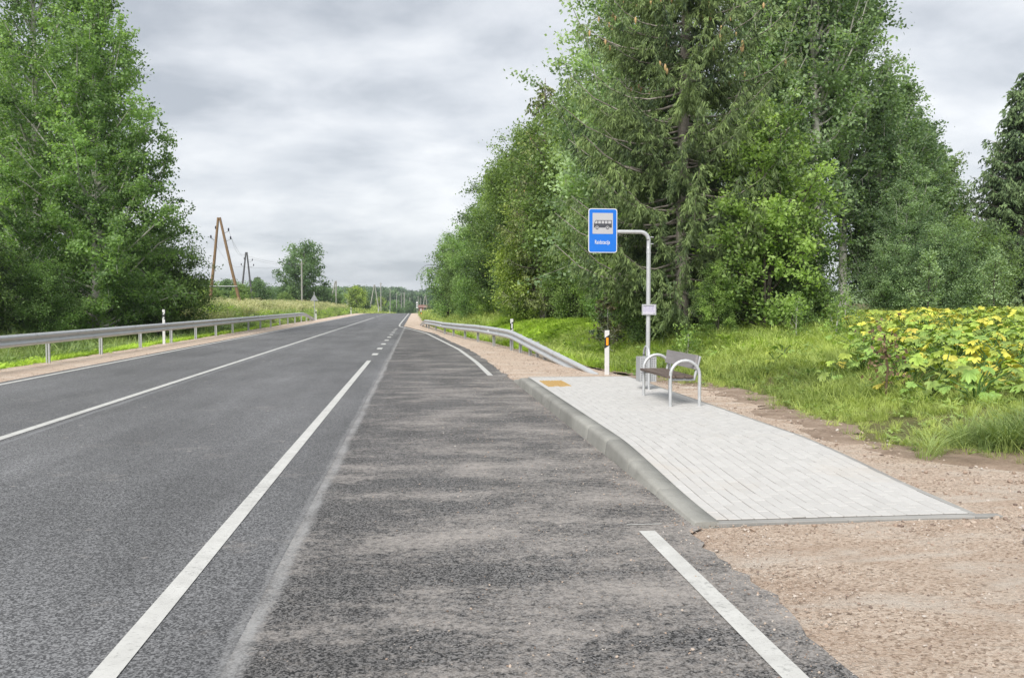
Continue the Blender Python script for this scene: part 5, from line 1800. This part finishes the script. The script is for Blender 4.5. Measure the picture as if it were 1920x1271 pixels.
# bank to the right of the platform
def keepR(x, y):
    d = x - gravel_edge(y) + 0.35 * (fnoise(x, y, 1.6) - 0.5)
    k = smooth01((d - 0.05) / 0.7)
    k = k * np.where(y < 8.6, smooth01((y - 7.0 + 1.2 * (fnoise(x, y, 0.9) - .5)) / 1.5), 1)
    bare = np.exp(-((y - 20.9) / 1.7) ** 2) * (d < 2.6)
    k = k * (1 - 0.75 * bare)
    inside = (x > np.interp(y, [10.3, 11.5, 13, 15, 18, 21, 26], [8.0, 7.4, 7.6, 8.4, 9.8, 11.4, 13.6])) & (y > 11) & (y < 25)
    k = k * np.where(y < 10.8, 0.28 + 0.72 * smooth01((fnoise(x, y, 0.8, 2.5) - 0.30 + 0.25 * (d - 0.6)) / 0.3), 1)
    return k * np.where(inside, 0.25, 1) * (0.55 + 0.45 * fnoise(x, y, 0.8, 1.0))


x, y, rg = sow(15500, (4.6, 19), (6.8, 19.5), keepR, 50)
place('bank_grass', x, y, rg, fresh, [3, 3, 3, 3, 2, 2, 1.6, 1.6], 0.55, 1.15, 'fresh green grass bank behind the bench', hmod=lambda x, y: 0.58 + 0.30 * smooth01((x - gravel_edge(y)) / 2.0) * smooth01((y - 9) / 4) + 0.35 * (fnoise(x, y, 0.55, 4) - 0.5))
x, y, rg = sow(11000, (2.0, 24), (19.0, 36), lambda x, y: keepR(x, y) * (x < 0.78 * y), 51)
rough = [tuft('grass_tuft', 34, 0.42, 0.16, 0.011, 0.6, GRASS['fresh'], 130 + k, heads=0.1) for k in range(3)] + [tuft('weed_tuft', 18, 0.24, 0.2, 0.024, 0.6, GRASS['weed'], 136 + k, weed=True) for k in range(2)]
place('woodland_edge_grass', x, y, rg, rough, [3, 3, 3, 1.5, 1.5], 0.6, 1.1, 'longer grass at the edge of the trees')
# a sedge clump near the picture edge
x = np.concatenate([np.random.default_rng(3).normal(6.25, 0.40, 34), np.random.default_rng(4).normal(6.8, 0.25, 18)]); y = np.concatenate([np.random.default_rng(5).normal(8.75, 0.16, 34), np.random.default_rng(6).normal(8.45, 0.15, 18)])
sedge = [tuft('grass_tuft', 60, 0.38, 0.10, 0.008, 0.95, GRASS['rough'], 140 + k) for k in range(3)]
place('sedge_clump', x, y, np.random.default_rng(7), sedge, [1, 1, 1], 0.7, 1.05, 'rounded clump of long sedge blades on the bare earth')
# vivid slope beyond the short guardrail
vivid = [tuft('grass_tuft', 36, 0.24, 0.16, 0.013, 0.7, GRASS['vivid'], 150 + k) for k in range(3)] + [tuft('weed_tuft', 18, 0.16, 0.2, 0.03, 0.6, GRASS['vivid'], 156, weed=True)]


def keepV(x, y):
    d = x - gravel_edge(y)
    return smooth01((d - 0.02) / 0.4) * (1 - 0.8 * np.exp(-((y - 21.0) / 1.6) ** 2) * (d < 2.6)) * (d < 7)


x, y, rg = sow(13000, (0.4, 11), (20, 60), keepV, 52)
place('slope_grass', x, y, rg, vivid, [3, 3, 3, 1.5], 0.7, 1.3, 'vivid green slope beyond the short guardrail')
x, y, rg = sow(5000, (0.3, 12), (56, 150), keepV, 53)
place('verge_grass', x, y, rg, rough, [3, 3, 3, 1, 1], 1.0, 1.8, 'verge grass below the row of trees')
x, y, rg = sow(1500, (0.2, 6.5), (36, 62), lambda x, y: (np.abs(x - gravel_edge(y) - 0.9) < 0.7) * 0.7, 57)
drymix = [tuft('grass_tuft', 40, 0.75, 0.22, 0.013, 0.45, GRASS['dry'], 160 + k, heads=0.6) for k in range(3)]
place('dry_verge_grass', x, y, rg, drymix, [1, 1, 1], 0.45, 0.75, 'straw tinted grass behind the posts of the short guardrail')

# left side
def keepL(x, y):
    e = LEFT_GRAVEL - x + 0.15 * (fnoise(x, y, 1.5) - 0.5)
    return smooth01((e - 0.0) / 0.25)


x, y, rg = sow(8500, (-12.4, -10.0), (9, 66), keepL, 54, 1.2)
place('ditch_grass', x, y, rg, vivid, [3, 3, 3, 1.5], 0.55, 1.0, 'bright grass fringe under the long guardrail', extra_tone=lambda x, y: 0.15 * smooth01((x + 11) / 0.7))
mid = [tuft('grass_tuft', 34, 0.6, 0.2, 0.014, 0.55, GRASS['rough'], 170 + k, heads=0.1) for k in range(3)] + [tuft('weed_tuft', 20, 0.4, 0.22, 0.03, 0.6, GRASS['weed'], 176 + k, weed=True) for k in range(2)]
x, y, rg = sow(9000, (-26, -11.0), (14, 62), lambda x, y: 0.3 + 0.7 * fnoise(x, y, 0.6), 55)
place('tall_ditch_grass', x, y, rg, mid, [3, 3, 3, 1.5, 1.5], 0.7, 1.3, 'tall grass and weeds in the ditch under the trees')
x, y, rg = sow(11000, (-38, -10.3), (58, 170), lambda x, y: keepL(x, y) * (x > -0.33 * y) * (0.35 + 0.65 * fnoise(x, y, 0.5)), 56)
e = LEFT_GRAVEL - x
dm = (fnoise(x, y, 0.22, 1.0) + 0.12 * rg.normal(0, 1, len(x)) > np.interp(y, [58, 80, 110, 170], [0.72, 0.56, 0.56, 0.66])) & (e > 2.6)
drytall = [tuft('grass_tuft', 40, 0.85, 0.28, 0.020, 0.4, GRASS['dry'], 180 + k, heads=0.7) for k in range(3)]
greentall = [tuft('grass_tuft', 36, 0.7, 0.28, 0.024, 0.5, GRASS['rough'], 190 + k, heads=0.1) for k in range(2)] + [tuft('weed_tuft', 20, 0.5, 0.3, 0.045, 0.6, GRASS['vivid'], 196, weed=True)]
place('dry_meadow_grass', x[dm], y[dm], rg, drytall, [1, 1, 1], 0.8, 1.4, 'tall straw coloured grass on the bank beyond the long guardrail')
place('green_meadow_grass', x[~dm], y[~dm], rg, greentall, [1, 1, 1], 0.7, 1.4, 'tall green grass on the bank beyond the long guardrail', hmod=lambda x, y: np.interp(LEFT_GRAVEL - x, [0, 1.5, 4], [0.35, 0.7, 1.0]))
x, y, rg = sow(9000, (-90, 8), (170, 420), lambda x, y: ((x > -0.22 * y) & ((x < -9.2) | (x > 1.5))) * (0.3 + 0.7 * fnoise(x, y, 0.08)), 58)
fieldt = [tuft('grass_tuft', 30, 0.5, 0.6, 0.06, 0.4, GRASS['fresh'], 200 + k) for k in range(2)]
place('field_grass', x, y, rg, fieldt, [1, 1], 0.6, 1.6, 'grass of the far green field')


# stones in the gravel and crumbs on the asphalt
def stone_mesh(seed):
    rg = np.random.default_rng(seed)
    bm = bmesh.new(); bmesh.ops.create_icosphere(bm, subdivisions=1, radius=1.0)
    sc = rg.uniform(0.6, 1.15, 3); sc[2] *= 0.6
    for v in bm.verts:
        k = 1 + rg.normal(0, 0.13)
        v.co = Vector((v.co.x * sc[0] * k, v.co.y * sc[1] * k, v.co.z * sc[2] * k))
    me = bpy.data.meshes.new('pebble'); bm.to_mesh(me); bm.free()
    return me


t = NT('pebble')
k = t.m('ADD', t.m('MULTIPLY', t.attr('tone', 'INSTANCER'), 0.8), t.m('MULTIPLY', t.noise(50, 3, 0.6), 0.2))
M['pebble'] = t.end(t.bsdf(t.ramp(k, [(0.1, (0.16, 0.12, 0.10)), (0.4, (0.34, 0.26, 0.205)), (0.7, (0.42, 0.35, 0.29)), (0.95, (0.48, 0.45, 0.42))]), 0.85, 0, 0.3))
peb = []
for k in range(5):
    me = stone_mesh(k); me.materials.append(M['pebble'])
    peb.append(bpy.data.objects.new('pebble', me))


def pebbles(name, x, y, rg, smin, smax, zf, lab):
    n = len(x)
    s = smin * (smax / smin) ** (rg.random(n) ** 4.5)
    z = zf(x, y) + s * 0.15
    o = strew(name, np.stack([x, y, z], -1), rg.uniform(0, 6.28, n), s, rg.integers(0, 5, n), rg.random(n), peb_copy(), rg.normal(0, 0.3, (n, 2)))
    tag(o, lab, None, None, 'stuff')


def peb_copy():
    return [bpy.data.objects.new('pebble', p.data) for p in peb]


x, y, rg = sow(16000, (1.85, 6.5), (3.3, 6.15), lambda x, y: 0.35 + 0.65 * fnoise(x, y, 1.4) + 0.6 * (y > 5.6), 60)
pebbles('gravel_stones', x, y, rg, 0.003, 0.013, lambda x, y: 0.0 * x - 0.006 + 0.010 * wob(x * 4, y * 4), 'loose stones on the pink gravel before the platform')
x, y, rg = sow(7000, (4.2, 6.8), (6.0, 19), lambda x, y: (x - 4.25 > 0) * (x < gravel_edge(y) + 0.5) * 0.8, 61)
pebbles('path_stones', x, y, rg, 0.005, 0.028, lambda x, y: height(x, y) + 0.035, 'loose stones and clods along the back of the platform')
x, y, rg = sow(9000, (2.0, 4.6), (17.2, 34), lambda x, y: ((x > asphalt_edge(y)) & (x < gravel_edge(y))) * 1.0, 62, 1.4)
pebbles('verge_stones', x, y, rg, 0.006, 0.024, lambda x, y: height(x, y) + 0.02, 'loose stones on the gravel verge inside the short guardrail')
x, y, rg = sow(30000, (-0.7, 2.1), (3.0, 19), lambda x, y: np.clip(0.08 + 0.5 * (x + 0.2) * 0.5, 0.05, 1) * np.where(np.abs(x - asphalt_edge(y)) < 0.25, 1.0, 0.4), 63, 1.3)
pebbles('asphalt_crumbs', x, y, rg, 0.0028, 0.011, lambda x, y: 0.0 * x + 0.001, 'loose crumbs on the dusty bay asphalt')
x, y, rg = sow(2600, (-10.2, -8.4), (14, 60), lambda x, y: 1.0 + 0 * x, 64, 1.3)
pebbles('shoulder_stones', x, y, rg, 0.008, 0.028, lambda x, y: 0.0 * x - 0.01, 'loose stones on the gravel under the long guardrail')
x, y, rg = sow(420, (2.2, 4.7), (5.75, 6.1), lambda x, y: 0.3 + 0.7 * (x > 3.4), 65)
pebbles('edging_stones', x, y, rg, 0.006, 0.03, lambda x, y: 0.0 * x - 0.004, 'pebbles lying along the front edging of the platform')
for (x, y, s, lab) in ((4.05, 5.42, 0.045, 'dark lone stone on the gravel near the platform corner'), (4.28, 5.75, 0.035, 'pale stone at the end of the front edging'), (4.55, 5.6, 0.03, 'brownish stone on the gravel by the dirt')):
    o = link_mesh('stone', stone_mesh(int(x * 100)), None, (x, y, 0.02), (0.2, 0.1, x), (s, s, s))
    o.data.materials.append(M['stone'])
    tag(o, lab, 'stone', 'stones near the platform corner')

# ------------------------------------------------------------------ the far wood: reads as one mass
def wood_clump(seed, mat, conif=False):
    rg = np.random.default_rng(seed)
    mb = MB()
    if conif:
        n = 420
        z = rg.random(n) ** 0.8
        R = 0.21 * (1 - z) + 0.015
        a = rg.uniform(0, 6.28, n); rr = R * np.sqrt(rg.uniform(0.3, 1, n))
        P = np.stack([rr * np.cos(a), rr * np.sin(a), z], -1)
        leaf_quads(mb, P, 0.085, 0.4, 0.5, np.clip(rg.normal(0.45, 0.2, n), 0, 1), rg=rg)
    else:
        for k in range(16):
            c = unit(rg.normal(0, 1, 3)) * np.array([0.27, 0.27, 0.30]) * rg.uniform(0.5, 1) + np.array([0, 0, 0.6])
            n = 42
            P = c + rg.normal(0, 0.075, (n, 3))
            tn = rg.normal(0.5, 0.14)
            leaf_quads(mb, P, 0.095, 0.6, 0.2, np.clip(tn + rg.normal(0, 0.12, n), 0, 1), rg=rg)
        n = 130
        P = np.stack([rg.normal(0, 0.14, n), rg.normal(0, 0.14, n), rg.uniform(0, 0.5, n)], -1)
        leaf_quads(mb, P, 0.11, 0.3, 0.2, rg.uniform(0.1, 0.5, n), rg=rg)
    o = mb.build('tree_clump', mat, None, tone=True)
    COL.objects.unlink(o)
    return o


LEAF['wood'] = mat_leaf('leaf_far_wood', (0.030, 0.058, 0.032), (0.095, 0.145, 0.075), attr='INSTANCER', patch=0.02)
LEAF['wood_con'] = mat_leaf('needle_far_wood', (0.018, 0.038, 0.022), (0.055, 0.085, 0.045), attr='INSTANCER', patch=0.02)
clumps = [wood_clump(300 + k, LEAF['wood']) for k in range(4)] + [wood_clump(310 + k, LEAF['wood_con'], True) for k in range(2)]
rg = np.random.default_rng(70)
n = 5200
y = 455 + 700 * rg.random(n) ** 0.9
x = y * rg.uniform(-0.62, 0.40, n)
k = (y > 520) | (rg.random(n) < 0.4)
x, y = x[k], y[k]
n = len(x)
s = rg.uniform(6.5, 12.0, n)
w = np.stack([s * rg.uniform(0.8, 1.25, n), s * rg.uniform(0.8, 1.25, n), s], -1)
idx = np.where(rg.random(n) < 0.16, rg.integers(4, 6, n), rg.integers(0, 4, n))
o = strew('far_wood', np.stack([x, y, height(x, y) - 0.3], -1), rg.uniform(0, 6.28, n), w, idx, np.clip(rg.normal(0.45, 0.22, n), 0, 1), clumps)
tag(o, 'dark green wood closing the valley along the horizon', None, None, 'stuff')
rg = np.random.default_rng(71)
n = 420
y = rg.uniform(215, 450, n); x = -y * rg.uniform(0.075, 0.34, n)
s = rg.uniform(3.0, 6.5, n)
k = (x < -0.062 * y - 6)
x, y, s = x[k], y[k], s[k]; n = len(x)
o = strew('hedgerow_scrub', np.stack([x, y, height(x, y) - 0.3], -1), rg.uniform(0, 6.28, n), np.stack([s * 1.1, s * 1.1, s], -1), rg.integers(0, 4, n), np.clip(rg.normal(0.6, 0.2, n), 0, 1), [wood_clump(320 + k, LEAF['wood']) for k in range(4)])
tag(o, 'scrub and hedges scattered between the field and the far wood', None, None, 'stuff')


# ------------------------------------------------------------------ the air
def build_haze():
    mb = MB(); mb.box(-960, -45, -7.5, 960, 2260, 52)
    mt = bpy.data.materials.new('haze_air'); mt.use_nodes = True
    nt = mt.node_tree; nt.nodes.clear()
    out = nt.nodes.new('ShaderNodeOutputMaterial'); v = nt.nodes.new('ShaderNodeVolumePrincipled')
    v.inputs['Color'].default_value = (0.80, 0.87, 0.95, 1)
    v.inputs['Density'].default_value = 0.00024
    v.inputs['Anisotropy'].default_value = 0.2
    nt.links.new(v.outputs[0], out.inputs['Volume'])
    o = mb.build('haze', mt)
    tag(o, 'thin pale air over the whole valley', kind='stuff')


build_haze()
